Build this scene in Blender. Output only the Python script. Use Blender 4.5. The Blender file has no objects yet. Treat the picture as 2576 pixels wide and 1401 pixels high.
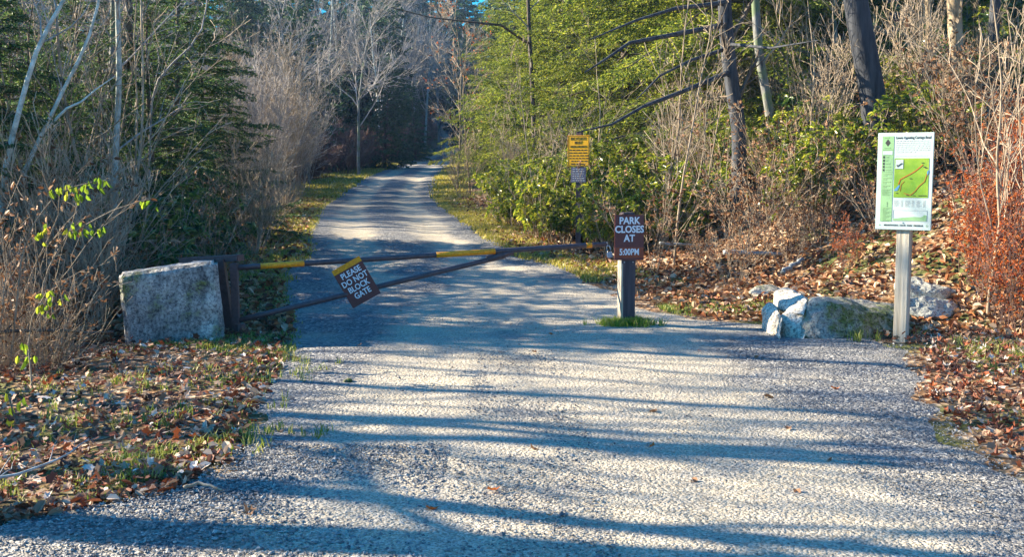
import bpy, bmesh, math, random
import numpy as np
from mathutils import Vector, Matrix, noise as mnoise
PI = math.pi
rng = np.random.default_rng(7)
random.seed(7)
S = bpy.context.scene
C = S.collection

# ------------------------------------------------------------------ camera, sky, sun, exposure
CAMZ = 1.6; FPX = 2762.0; CX = 1288.0; CY = 700.5; PITCH = math.radians(5.75)
cam = bpy.data.cameras.new('camera'); cam.sensor_fit = 'HORIZONTAL'
cam.angle = 2 * math.atan(1288.0 / FPX); cam.clip_end = 2000; cam.clip_start = 0.05
camo = bpy.data.objects.new('camera', cam); C.objects.link(camo)
camo.location = (0, 0, CAMZ); camo.rotation_euler = (PI / 2 - PITCH, 0, 0)
S.camera = camo

SUN_EL = math.radians(25); SUN_AZ = math.radians(75)       # azimuth measured from +Y towards -X
sd = Vector((-math.sin(SUN_AZ) * math.cos(SUN_EL), math.cos(SUN_AZ) * math.cos(SUN_EL), math.sin(SUN_EL)))
w = bpy.data.worlds.new('World'); S.world = w; w.use_nodes = True
wn = w.node_tree.nodes; wl = w.node_tree.links; wn.clear()
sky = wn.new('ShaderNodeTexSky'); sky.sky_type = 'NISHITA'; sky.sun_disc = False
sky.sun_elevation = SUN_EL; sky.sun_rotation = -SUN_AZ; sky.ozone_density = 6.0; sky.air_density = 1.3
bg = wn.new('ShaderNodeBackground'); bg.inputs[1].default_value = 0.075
wo = wn.new('ShaderNodeOutputWorld')
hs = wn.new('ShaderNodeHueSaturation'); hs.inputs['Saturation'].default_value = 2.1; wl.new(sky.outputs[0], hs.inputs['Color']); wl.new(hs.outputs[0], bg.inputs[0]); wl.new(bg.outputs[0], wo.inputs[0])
sun = bpy.data.lights.new('sun', 'SUN'); sun.energy = 5.0; sun.angle = math.radians(0.5); sun.color = (1.0, 0.87, 0.68)
suno = bpy.data.objects.new('sun', sun); C.objects.link(suno)
suno.rotation_euler = sd.to_track_quat('Z', 'Y').to_euler(); suno.location = sd * 60
S.view_settings.view_transform = 'Standard'; S.view_settings.look = 'None'
S.view_settings.exposure = 2.15; S.view_settings.gamma = 1.0

def at(x, y, Y):
    """display pixel (2576 wide) at depth Y -> world point"""
    u = CY - y; r = x - CX
    fy = FPX * math.cos(PITCH) + u * math.sin(PITCH)
    fz = -FPX * math.sin(PITCH) + u * math.cos(PITCH)
    k = Y / fy
    return Vector((r * k, Y, CAMZ + fz * k))

# ------------------------------------------------------------------ terrain functions
LY = [-12, 0, 3.5, 4.3, 4.75, 4.95, 5.3, 5.8, 6.5, 7.6, 9.2, 11.2, 13.1, 15.9, 18.2, 20.6, 23.9, 30.2, 39.5, 51, 67, 80, 95, 110, 130, 150, 175]
LX = [-14, -11, -6.5, -3.6, -2.35, -2.12, -1.72, -1.6, -1.68, -1.8, -2.0, -2.36, -2.84, -3.44, -3.48, -3.97, -4.44, -5.34, -6.25, -7.0, -7.4, -7.2, -6.5, -6.8, -9.4, -15, -24]
RY = [-12, 0, 3, 4.5, 5.7, 6.6, 7.6, 8.5, 9.6, 10.1, 10.9, 11.6, 13.1, 15.9, 18.2, 20.6, 23.9, 30.2, 39.5, 51, 67, 80, 95, 110, 130, 150, 175]
RX = [12, 9, 4, 2.75, 2.65, 2.75, 2.85, 3.25, 3.6, 3.45, 2.9, 1.9, 1.4, 1.0, 0.05, -0.4, -0.95, -1.84, -2.75, -3.45, -3.85, -3.9, -4.0, -4.8, -7.2, -12, -20]
ZY = [-20, 0, 14, 18.2, 20.6, 24, 30, 39.5, 51, 67, 80, 95, 110, 130, 150, 200, 300, 500]
ZZ = [0, 0, 0, .16, .27, .41, .53, .63, 1.09, 1.65, 2.2, 2.9, 4.3, 6.9, 9, 14, 26, 45]
BY = [-20, 0, 4, 8, 11, 13, 16, 20, 30, 50, 100, 300]
BX = [14, 9, 6.5, 5.4, 5.6, 3.6, 2.4, 1.7, 0.2, -1.5, -1.5, 0]
def edgeL(y): return np.interp(y, LY, LX)
def edgeR(y): return np.interp(y, RY, RX)
def softp(x, k=1.0): return np.logaddexp(0, x / k) * k
def sm(x): x = np.clip(x, 0, 1); return x * x * (3 - 2 * x)
def H(x, y):
    x = np.asarray(x, float); y = np.asarray(y, float)
    z = np.interp(y, ZY, ZZ)
    b = softp(x - np.interp(y, BY, BX), .5)
    z = z + 0.42 * np.minimum(b, 14) + 0.2 * np.clip(b - 14, 0, 60)
    l = softp(edgeL(y) - x - 5, 1.0)
    z = z + 0.06 * np.minimum(l, 12) + 0.20 * np.clip(l - 12, 0, 50)
    off = np.maximum(edgeL(y) - .3 - x, x - edgeR(y) - .3)
    a = sm(off / 1.5)
    z = z + a * (0.05 * np.sin(x * 1.9 + y * .7) + 0.06 * np.sin(y * 1.3 - x * .8 + 1) + 0.03 * np.sin(x * 4.1 + 2) * np.sin(y * 3.7))
    # slight camber and ruts on the road itself
    return z
def Hs(x, y): return float(H(x, y))

# ------------------------------------------------------------------ mesh helpers
class MB:
    def __init__(s): s.V = []; s.F = []; s.n = 0
    def add(s, V, F):
        V = np.asarray(V, float).reshape(-1, 3); F = np.asarray(F, np.int64)
        s.V.append(V); s.F.append(F + s.n); s.n += len(V); return s
    def box(s, c, d, M=None):
        c = np.array(c, float); d = np.array(d, float) / 2
        v = np.array([[i, j, k] for i in (-1, 1) for j in (-1, 1) for k in (-1, 1)], float) * d
        if M is not None: v = v @ np.array(M.to_3x3()).T
        return s.add(v + c, [[0, 1, 3, 2], [4, 6, 7, 5], [0, 4, 5, 1], [2, 3, 7, 6], [0, 2, 6, 4], [1, 5, 7, 3]])
    def tubes(s, P, R, sides=5, cap=False):
        P = np.asarray(P, float); R = np.asarray(R, float)
        if P.ndim == 2: P = P[None]; R = R[None]
        M, N, _ = P.shape
        T = np.gradient(P, axis=1); T /= np.linalg.norm(T, axis=2, keepdims=True) + 1e-9
        m = T.mean(1); ref = np.where(np.abs(m[:, 2:3]) > .8, [[1., 0, 0]], [[0., 0, 1]])
        U = np.cross(T, ref[:, None, :]); U /= np.linalg.norm(U, axis=2, keepdims=True) + 1e-9
        W = np.cross(T, U)
        a = np.arange(sides) * 2 * PI / sides
        V = P[:, :, None, :] + R[:, :, None, None] * (np.cos(a)[None, None, :, None] * U[:, :, None, :] + np.sin(a)[None, None, :, None] * W[:, :, None, :])
        idx = np.arange(M * N * sides).reshape(M, N, sides)
        A = idx[:, :-1, :]; B = idx[:, 1:, :]
        F = np.stack([A, np.roll(A, -1, 2), np.roll(B, -1, 2), B], -1).reshape(-1, 4)
        s.add(V, F)
        if cap:
            base = s.n - M * N * sides
            for e, rev in ((0, True), (N - 1, False)):
                cc = P[:, e, :]
                ci = s.n; s.V.append(cc); s.n += M
                r = idx[:, e, :] + base
                c = np.repeat((np.arange(M) + ci)[:, None], sides, 1)
                s.F.append(np.stack([r, np.roll(r, -1, 1), c] if not rev else [np.roll(r, -1, 1), r, c], -1).reshape(-1, 3))
        return s
    def build(s, name, mat, parent=None, smooth=False):
        me = bpy.data.meshes.new(name)
        V = np.concatenate(s.V)
        me.vertices.add(len(V)); me.vertices.foreach_set('co', V.astype(np.float32).ravel())
        ln = np.concatenate([np.full(len(f), f.shape[1]) for f in s.F]); lv = np.concatenate([f.ravel() for f in s.F])
        me.loops.add(len(lv)); me.loops.foreach_set('vertex_index', lv.astype(np.int32))
        me.polygons.add(len(ln)); st = np.concatenate([[0], np.cumsum(ln)[:-1]])
        me.polygons.foreach_set('loop_start', st.astype(np.int32))
        me.polygons.foreach_set('use_smooth', np.full(len(ln), smooth))
        me.update(calc_edges=True)
        me.materials.append(mat)
        return link(name, me, parent)
def link(name, me, parent=None):
    o = bpy.data.objects.new(name, me); C.objects.link(o)
    if parent is not None: o.parent = parent
    return o
def tag(o, label=None, cat=None, group=None, kind=None):
    if label: o['label'] = label
    if cat: o['category'] = cat
    if group: o['group'] = group
    if kind: o['kind'] = kind
    return o
def thing(name, label, cat, loc=(0, 0, 0), rz=0, group=None):
    o = bpy.data.objects.new(name, None); C.objects.link(o); o.empty_display_size = .2
    o.location = loc; o.rotation_euler = (0, 0, rz)
    return tag(o, label, cat, group)
KIDS = {}
def dup(root):
    r = root.copy(); C.objects.link(r)
    def rec(a, b):
        for ch in a.children:
            c = ch.copy(); C.objects.link(c); c.parent = b
            rec(ch, c)
    rec(root, r); return r
class Proto:
    """first placement uses the thing itself, later ones are copies"""
    def __init__(s, root): s.root = root; s.used = False
    def place(s, x, y, label, group=None, rz=None, sc=1.0, dz=0.0, cat=None, tilt=(0, 0)):
        o = s.root if not s.used else dup(s.root); 
        s.used = True
        o.location = (x, y, Hs(x, y) + dz)
        o.rotation_euler = (tilt[0], tilt[1], random.uniform(0, 2 * PI) if rz is None else rz)
        o.scale = (sc, sc, sc) if not isinstance(sc, tuple) else sc
        o['label'] = label
        if cat: o['category'] = cat
        if group: o['group'] = group
        elif 'group' in o.keys(): del o['group']
        return o

# growth helpers (vectorised)
def unit(v): return v / (np.linalg.norm(v, axis=-1, keepdims=True) + 1e-9)
def grow(p0, d, L, r0, r1, K=5, trop=0.0, wig=0.15):
    p0 = np.asarray(p0, float); M = len(p0); d = unit(np.asarray(d, float)); L = np.broadcast_to(L, (M,))
    P = np.zeros((M, K, 3)); P[:, 0] = p0
    for k in range(1, K):
        d = unit(d + rng.normal(0, wig, (M, 3)) + np.array([0, 0, 1.]) * np.reshape(trop, (-1, 1)) if np.ndim(trop) else d + rng.normal(0, wig, (M, 3)) + np.array([0, 0, trop]))
        P[:, k] = P[:, k - 1] + d * (L / (K - 1))[:, None]
    t = np.linspace(0, 1, K)[None]
    R = np.broadcast_to(r0, (M,))[:, None] * (1 - t) + np.broadcast_to(r1, (M,))[:, None] * t
    return P, R
def onpath(P, R, i, t):
    K = P.shape[1]; f = t * (K - 1); a = np.minimum(f.astype(int), K - 2); fr = (f - a)[:, None]
    p = P[i, a] * (1 - fr) + P[i, a + 1] * fr
    tan = unit(P[i, a + 1] - P[i, a]); r = R[i, a] * (1 - fr[:, 0]) + R[i, a + 1] * fr[:, 0]
    return p, tan, r
def children(P, R, per, t0=.2, t1=1., ang=.7, lr=.5, rr=.6, K=4, trop=.05, wig=.15, tipr=.3, taper=.5):
    M = P.shape[0]; i = np.repeat(np.arange(M), per); n = len(i)
    t = rng.uniform(t0, t1, n); p, tan, r = onpath(P, R, i, t)
    q = unit(np.cross(tan, rng.normal(0, 1, (n, 3))))
    a = ang * rng.uniform(.7, 1.3, n)[:, None]
    d = tan * np.cos(a) + q * np.sin(a)
    Lp = np.linalg.norm(np.diff(P, axis=1), axis=2).sum(1)[i]
    L = Lp * lr * (1 - taper * t) * rng.uniform(.7, 1.3, n)
    r0 = np.maximum(r * rr, .0015)
    return grow(p, d, L, r0, r0 * tipr, K, trop, wig)
def leaves(mb, Cn, D, N, L, W, kind='leaf', curl=.15):
    n = len(Cn); D = unit(D); B = unit(np.cross(N, D)); N = np.cross(D, B)
    L = np.broadcast_to(L, (n,))[:, None]; W = np.broadcast_to(W, (n,))[:, None]
    f = lambda l, w_, h: Cn + D * L * l + B * W * w_ + N * L * h
    if kind == 'card':
        V = np.stack([f(0, 0, 0), f(.45, .5, curl * .3), f(1, 0, 0), f(.45, -.5, curl * .3)], 1)
        F = (np.arange(n) * 4)[:, None] + np.arange(4)[None]
        mb.add(V, F)
    elif kind == 'leaf':
        V = np.stack([f(0, 0, 0), f(.3, .45, curl), f(.72, .4, curl * .6), f(1, 0, -curl), f(.72, -.4, curl * .6), f(.3, -.45, curl)], 1)
        b = (np.arange(n) * 6)[:, None]
        mb.add(V, np.concatenate([b + np.array([[0, 1, 2, 3]]), b + np.array([[0, 3, 4, 5]])]))
    else:   # lobed, 11 rim points
        m = 11; V = [f(.45, 0, 0)]
        for k in range(m):
            a = 2 * PI * k / m; rad = (1.0 if k % 2 else .6)
            ph = rng.uniform(-1, 1, (n, 1))
            rr_ = rad * rng.uniform(.75, 1.1, (n, 1))
            V.append(Cn + D * L * (.45 + .55 * rr_ * math.cos(a)) + B * W * .55 * rr_ * math.sin(a) + N * L * (curl * (rr_ ** 2) * (1 + .6 * ph) * (.4 + abs(math.sin(a + .5)))))
        V = np.stack(V, 1); b = (np.arange(n) * (m + 1))[:, None]
        F = [b + np.array([[0, 1 + k, 1 + (k + 1) % m]]) for k in range(m)]
        mb.add(V, np.concatenate(F))

# ------------------------------------------------------------------ materials
def newmat(name):
    m = bpy.data.materials.new(name); m.use_nodes = True
    nt = m.node_tree; nt.nodes.clear()
    out = nt.nodes.new('ShaderNodeOutputMaterial')
    return m, nt, nt.nodes.new, nt.links.new, out
def ramp(nt, cols, interp='LINEAR'):
    r = nt.nodes.new('ShaderNodeValToRGB'); r.color_ramp.interpolation = interp
    e = r.color_ramp.elements
    n = len(cols)
    for k, c in enumerate(cols):
        if len(c) == 4: pos, col = c[0], c[1:]
        else: pos, col = k / max(1, n - 1), c
        el = e[k] if k < 2 else e.new(pos)
        el.position = pos; el.color = (*col, 1)
    return r
def leafmat(name, cols, trans=.35, rough=.55, spec=.3, objvar=.25, clump=None, nscale=1.2):
    m, nt, N, L, out = newmat(name)
    g = N('ShaderNodeNewGeometry'); oi = N('ShaderNodeObjectInfo')
    r = ramp(nt, cols); 
    if clump:
        tc = N('ShaderNodeTexCoord'); nz = N('ShaderNodeTexNoise'); nz.inputs['Scale'].default_value = nscale; nz.inputs['Detail'].default_value = 2
        L(tc.outputs['Object'], nz.inputs['Vector'])
        ma = N('ShaderNodeMath'); ma.operation = 'MULTIPLY_ADD'; L(nz.outputs[0], ma.inputs[0]); ma.inputs[1].default_value = clump * 2; ma.inputs[2].default_value = -clump
        ad = N('ShaderNodeMath'); ad.operation = 'ADD'; ad.use_clamp = True; L(g.outputs['Random Per Island'], ad.inputs[0]); L(ma.outputs[0], ad.inputs[1])
        L(ad.outputs[0], r.inputs[0])
    else: L(g.outputs['Random Per Island'], r.inputs[0])
    hsv = N('ShaderNodeHueSaturation'); L(r.outputs[0], hsv.inputs['Color'])
    mr = N('ShaderNodeMapRange'); L(oi.outputs['Random'], mr.inputs[0]); mr.inputs[3].default_value = 1 - objvar; mr.inputs[4].default_value = 1 + objvar
    L(mr.outputs[0], hsv.inputs['Value'])
    p = N('ShaderNodeBsdfPrincipled'); L(hsv.outputs[0], p.inputs['Base Color']); p.inputs['Roughness'].default_value = rough; p.inputs['Specular IOR Level'].default_value = spec
    if trans > 0:
        t = N('ShaderNodeBsdfTranslucent'); L(hsv.outputs[0], t.inputs[0])
        mx = N('ShaderNodeMixShader'); mx.inputs[0].default_value = trans; L(p.outputs[0], mx.inputs[1]); L(t.outputs[0], mx.inputs[2]); L(mx.outputs[0], out.inputs[0])
    else: L(p.outputs[0], out.inputs[0])
    return m
def barkmat(name, c1, c2, scale=9, stretch=.25, bump=.6, c3=None, ob=.25, mosscol=None):
    m, nt, N, L, out = newmat(name)
    tc = N('ShaderNodeTexCoord'); mp = N('ShaderNodeMapping'); mp.inputs['Scale'].default_value = (1, 1, stretch); L(tc.outputs['Object'], mp.inputs[0])
    nz = N('ShaderNodeTexNoise'); nz.inputs['Scale'].default_value = scale; nz.inputs['Detail'].default_value = 6; nz.inputs['Roughness'].default_value = .65; L(mp.outputs[0], nz.inputs[0])
    r = ramp(nt, [(.3, *c1), (.62, *c2)] + ([(.75, *c3)] if c3 else [])); L(nz.outputs[0], r.inputs[0])
    oi = N('ShaderNodeObjectInfo'); hsv = N('ShaderNodeHueSaturation'); L(r.outputs[0], hsv.inputs['Color'])
    mr = N('ShaderNodeMapRange'); L(oi.outputs['Random'], mr.inputs[0]); mr.inputs[3].default_value = 1 - ob; mr.inputs[4].default_value = 1 + ob; L(mr.outputs[0], hsv.inputs['Value'])
    col = hsv.outputs[0]
    if mosscol:
        n2 = N('ShaderNodeTexNoise'); n2.inputs['Scale'].default_value = 2.5; n2.inputs['Detail'].default_value = 4; L(tc.outputs['Object'], n2.inputs[0])
        r2 = ramp(nt, [(.5, 0, 0, 0), (.62, 1, 1, 1)]); L(n2.outputs[0], r2.inputs[0])
        mx = N('ShaderNodeMixRGB'); L(r2.outputs[0], mx.inputs[0]); L(col, mx.inputs[1]); mx.inputs[2].default_value = (*mosscol, 1); col = mx.outputs[0]
    b = N('ShaderNodeBump'); b.inputs['Strength'].default_value = bump; b.inputs['Distance'].default_value = .02; L(nz.outputs[0], b.inputs['Height'])
    p = N('ShaderNodeBsdfPrincipled'); L(col, p.inputs['Base Color']); p.inputs['Roughness'].default_value = .85; p.inputs['Specular IOR Level'].default_value = .15; L(b.outputs[0], p.inputs['Normal'])
    L(p.outputs[0], out.inputs[0]); return m
def paint(name, c, rough=.5, metal=0, nz=.12, scale=12, bump=.15, spec=.4):
    m, nt, N, L, out = newmat(name)
    tc = N('ShaderNodeTexCoord'); n = N('ShaderNodeTexNoise'); n.inputs['Scale'].default_value = scale; n.inputs['Detail'].default_value = 6; L(tc.outputs['Object'], n.inputs[0])
    r = ramp(nt, [(.3, *[x * (1 - nz) for x in c]), (.7, *[min(1, x * (1 + nz)) for x in c])]); L(n.outputs[0], r.inputs[0])
    p = N('ShaderNodeBsdfPrincipled'); L(r.outputs[0], p.inputs['Base Color']); p.inputs['Roughness'].default_value = rough; p.inputs['Metallic'].default_value = metal; p.inputs['Specular IOR Level'].default_value = spec
    b = N('ShaderNodeBump'); b.inputs['Strength'].default_value = bump; b.inputs['Distance'].default_value = .004; L(n.outputs[0], b.inputs['Height']); L(b.outputs[0], p.inputs['Normal'])
    L(p.outputs[0], out.inputs[0]); return m

def gravelmat():
    m, nt, N, L, out = newmat('gravel')
    tc = N('ShaderNodeTexCoord'); P = tc.outputs['Object']
    def nz(scale, det=4, ro=.6, src=P):
        n = N('ShaderNodeTexNoise'); n.inputs['Scale'].default_value = scale; n.inputs['Detail'].default_value = det; n.inputs['Roughness'].default_value = ro; L(src, n.inputs[0]); return n.outputs[0]
    def vor(scale, feat='F1'):
        v = N('ShaderNodeTexVoronoi'); v.feature = feat; v.inputs['Scale'].default_value = scale; L(P, v.inputs[0]); return v
    v1 = vor(42); v2 = vor(95)
    sep = N('ShaderNodeSeparateColor'); L(v1.outputs['Color'], sep.inputs[0]); sep2 = N('ShaderNodeSeparateColor'); L(v2.outputs['Color'], sep2.inputs[0])
    stone = ramp(nt, [(0, .075, .08, .09), (.35, .145, .148, .15), (.7, .23, .228, .22), (1, .40, .39, .36)]); L(sep.outputs[0], stone.inputs[0])
    fine = ramp(nt, [(0, .24, .205, .15), (.5, .41, .36, .275), (1, .56, .505, .40)]); L(sep2.outputs[0], fine.inputs[0])
    # compacted wheel tracks against loose gravel: attribute u across the road + noise
    at_ = N('ShaderNodeAttribute'); at_.attribute_name = 'track'
    big = nz(.8, 5); ad = N('ShaderNodeMath'); ad.operation = 'ADD'; L(at_.outputs['Fac'], ad.inputs[0]); 
    mb_ = N('ShaderNodeMath'); mb_.operation = 'MULTIPLY_ADD'; L(big, mb_.inputs[0]); mb_.inputs[1].default_value = 1.6; mb_.inputs[2].default_value = -.8; L(mb_.outputs[0], ad.inputs[1])
    tr = ramp(nt, [(.3, 0, 0, 0), (.7, 1, 1, 1)]); L(ad.outputs[0], tr.inputs[0])
    mx = N('ShaderNodeMixRGB'); L(tr.outputs[0], mx.inputs[0]); L(stone.outputs[0], mx.inputs[1]); L(fine.outputs[0], mx.inputs[2])
    # broad tint
    tint = ramp(nt, [(.35, .82, .84, .88), (.65, 1.12, 1.07, .98)]); L(nz(2.3, 6, .7), tint.inputs[0])
    mul = N('ShaderNodeMixRGB'); mul.blend_type = 'MULTIPLY'; mul.inputs[0].default_value = 1; L(mx.outputs[0], mul.inputs[1]); L(tint.outputs[0], mul.inputs[2])
    h1 = N('ShaderNodeMath'); h1.operation = 'MULTIPLY_ADD'; L(v1.outputs['Distance'], h1.inputs[0]); h1.inputs[1].default_value = -1.0; h1.inputs[2].default_value = 1
    h2 = N('ShaderNodeMath'); h2.operation = 'MULTIPLY_ADD'; L(sep.outputs[1], h2.inputs[0]); h2.inputs[1].default_value = .5; L(h1.outputs[0], h2.inputs[2])
    h3 = N('ShaderNodeMath'); h3.operation = 'MULTIPLY_ADD'; L(v2.outputs['Distance'], h3.inputs[0]); h3.inputs[1].default_value = -.5; L(h2.outputs[0], h3.inputs[2])
    h4 = N('ShaderNodeMath'); h4.operation = 'MULTIPLY_ADD'; L(nz(6, 5, .7), h4.inputs[0]); h4.inputs[1].default_value = 1.2; L(h3.outputs[0], h4.inputs[2])
    b = N('ShaderNodeBump'); b.inputs['Distance'].default_value = .02
    st = N('ShaderNodeMapRange'); L(tr.outputs[0], st.inputs[0]); st.inputs[3].default_value = .85; st.inputs[4].default_value = .5; L(st.outputs[0], b.inputs['Strength']); L(h4.outputs[0], b.inputs['Height'])
    p = N('ShaderNodeBsdfPrincipled'); L(mul.outputs[0], p.inputs['Base Color']); p.inputs['Roughness'].default_value = .9; p.inputs['Specular IOR Level'].default_value = .15; L(b.outputs[0], p.inputs['Normal']); L(p.outputs[0], out.inputs[0])
    return m
def floormat():
    m, nt, N, L, out = newmat('forest_floor')
    tc = N('ShaderNodeTexCoord'); P = tc.outputs['Object']
    v = N('ShaderNodeTexVoronoi'); v.inputs['Scale'].default_value = 16; L(P, v.inputs[0]); sep = N('ShaderNodeSeparateColor'); L(v.outputs['Color'], sep.inputs[0])
    r = ramp(nt, [(0, .05, .03, .02), (.3, .13, .07, .035), (.6, .24, .14, .07), (.85, .34, .24, .15), (1, .42, .34, .25)]); L(sep.outputs[0], r.inputs[0])
    n = N('ShaderNodeTexNoise'); n.inputs['Scale'].default_value = 1.1; n.inputs['Detail'].default_value = 6; L(P, n.inputs[0])
    r2 = ramp(nt, [(.5, 0, 0, 0), (.62, 1, 1, 1)]); L(n.outputs[0], r2.inputs[0])
    mx = N('ShaderNodeMixRGB'); L(r2.outputs[0], mx.inputs[0]); L(r.outputs[0], mx.inputs[1]); mx.inputs[2].default_value = (.09, .10, .03, 1)
    b = N('ShaderNodeBump'); b.inputs['Strength'].default_value = .8; b.inputs['Distance'].default_value = .04; L(v.outputs['Distance'], b.inputs['Height'])
    p = N('ShaderNodeBsdfPrincipled'); L(mx.outputs[0], p.inputs['Base Color']); p.inputs['Roughness'].default_value = .9; p.inputs['Specular IOR Level'].default_value = .1; L(b.outputs[0], p.inputs['Normal']); L(p.outputs[0], out.inputs[0])
    return m
def rockmat(name, c1, c2, moss, mossamt=.55, cracks=True, scale=5, stain=False):
    m, nt, N, L, out = newmat(name)
    tc = N('ShaderNodeTexCoord'); P = tc.outputs['Object']
    def nz(sc, det=6, ro=.65):
        n = N('ShaderNodeTexNoise'); n.inputs['Scale'].default_value = sc; n.inputs['Detail'].default_value = det; n.inputs['Roughness'].default_value = ro; L(P, n.inputs[0]); return n.outputs[0]
    a = nz(scale, 8, .7); r = ramp(nt, [(.3, *c1), (.65, *c2)]); L(a, r.inputs[0])
    sp = nz(38, 3, .8); r3 = ramp(nt, [(.38, .22, .22, .24), (.48, .9, .9, .9), (.60, 1.4, 1.38, 1.32)]); L(sp, r3.inputs[0])
    mu = N('ShaderNodeMixRGB'); mu.blend_type = 'MULTIPLY'; mu.inputs[0].default_value = .8; L(r.outputs[0], mu.inputs[1]); L(r3.outputs[0], mu.inputs[2])
    if stain:
        mp = N('ShaderNodeMapping'); mp.inputs['Scale'].default_value = (3.2, 3.2, 1.0); L(P, mp.inputs[0])
        sn = N('ShaderNodeTexNoise'); sn.inputs['Scale'].default_value = 1.6; sn.inputs['Detail'].default_value = 9; sn.inputs['Roughness'].default_value = .72; L(mp.outputs[0], sn.inputs[0])
        rs = ramp(nt, [(.36, .34, .34, .36), (.5, .85, .84, .83), (.6, 1.2, 1.18, 1.14)]); L(sn.outputs[0], rs.inputs[0])
        m2 = N('ShaderNodeMixRGB'); m2.blend_type = 'MULTIPLY'; m2.inputs[0].default_value = 1; L(mu.outputs[0], m2.inputs[1]); L(rs.outputs[0], m2.inputs[2]); mu = m2
    mm = nz(2.4, 7, .7); r2 = ramp(nt, [(mossamt, 0, 0, 0), (mossamt + .1, 1, 1, 1)]); L(mm, r2.inputs[0])
    mv = N('ShaderNodeMixRGB'); mv.blend_type = 'MULTIPLY'; mv.inputs[0].default_value = 1; L(r3.outputs[0], mv.inputs[1]); mv.inputs[2].default_value = (*[c * 1.25 for c in moss], 1)
    mf = N('ShaderNodeMath'); mf.operation = 'MULTIPLY'; L(r2.outputs[0], mf.inputs[0]); r4 = ramp(nt, [(.35, .15, .15, .15), (.55, 1, 1, 1)]); L(nz(13, 5, .8), r4.inputs[0]); L(r4.outputs[0], mf.inputs[1])
    mx = N('ShaderNodeMixRGB'); L(mf.outputs[0], mx.inputs[0]); L(mu.outputs[0], mx.inputs[1]); L(mv.outputs[0], mx.inputs[2])
    b = N('ShaderNodeBump'); b.inputs['Strength'].default_value = .7; b.inputs['Distance'].default_value = .02
    s2 = N('ShaderNodeMath'); s2.operation = 'ADD'; L(a, s2.inputs[0]); L(sp, s2.inputs[1]); L(s2.outputs[0], b.inputs['Height'])
    p = N('ShaderNodeBsdfPrincipled'); L(mx.outputs[0], p.inputs['Base Color']); p.inputs['Roughness'].default_value = .9; p.inputs['Specular IOR Level'].default_value = .15; L(b.outputs[0], p.inputs['Normal']); L(p.outputs[0], out.inputs[0])
    return m

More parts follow.
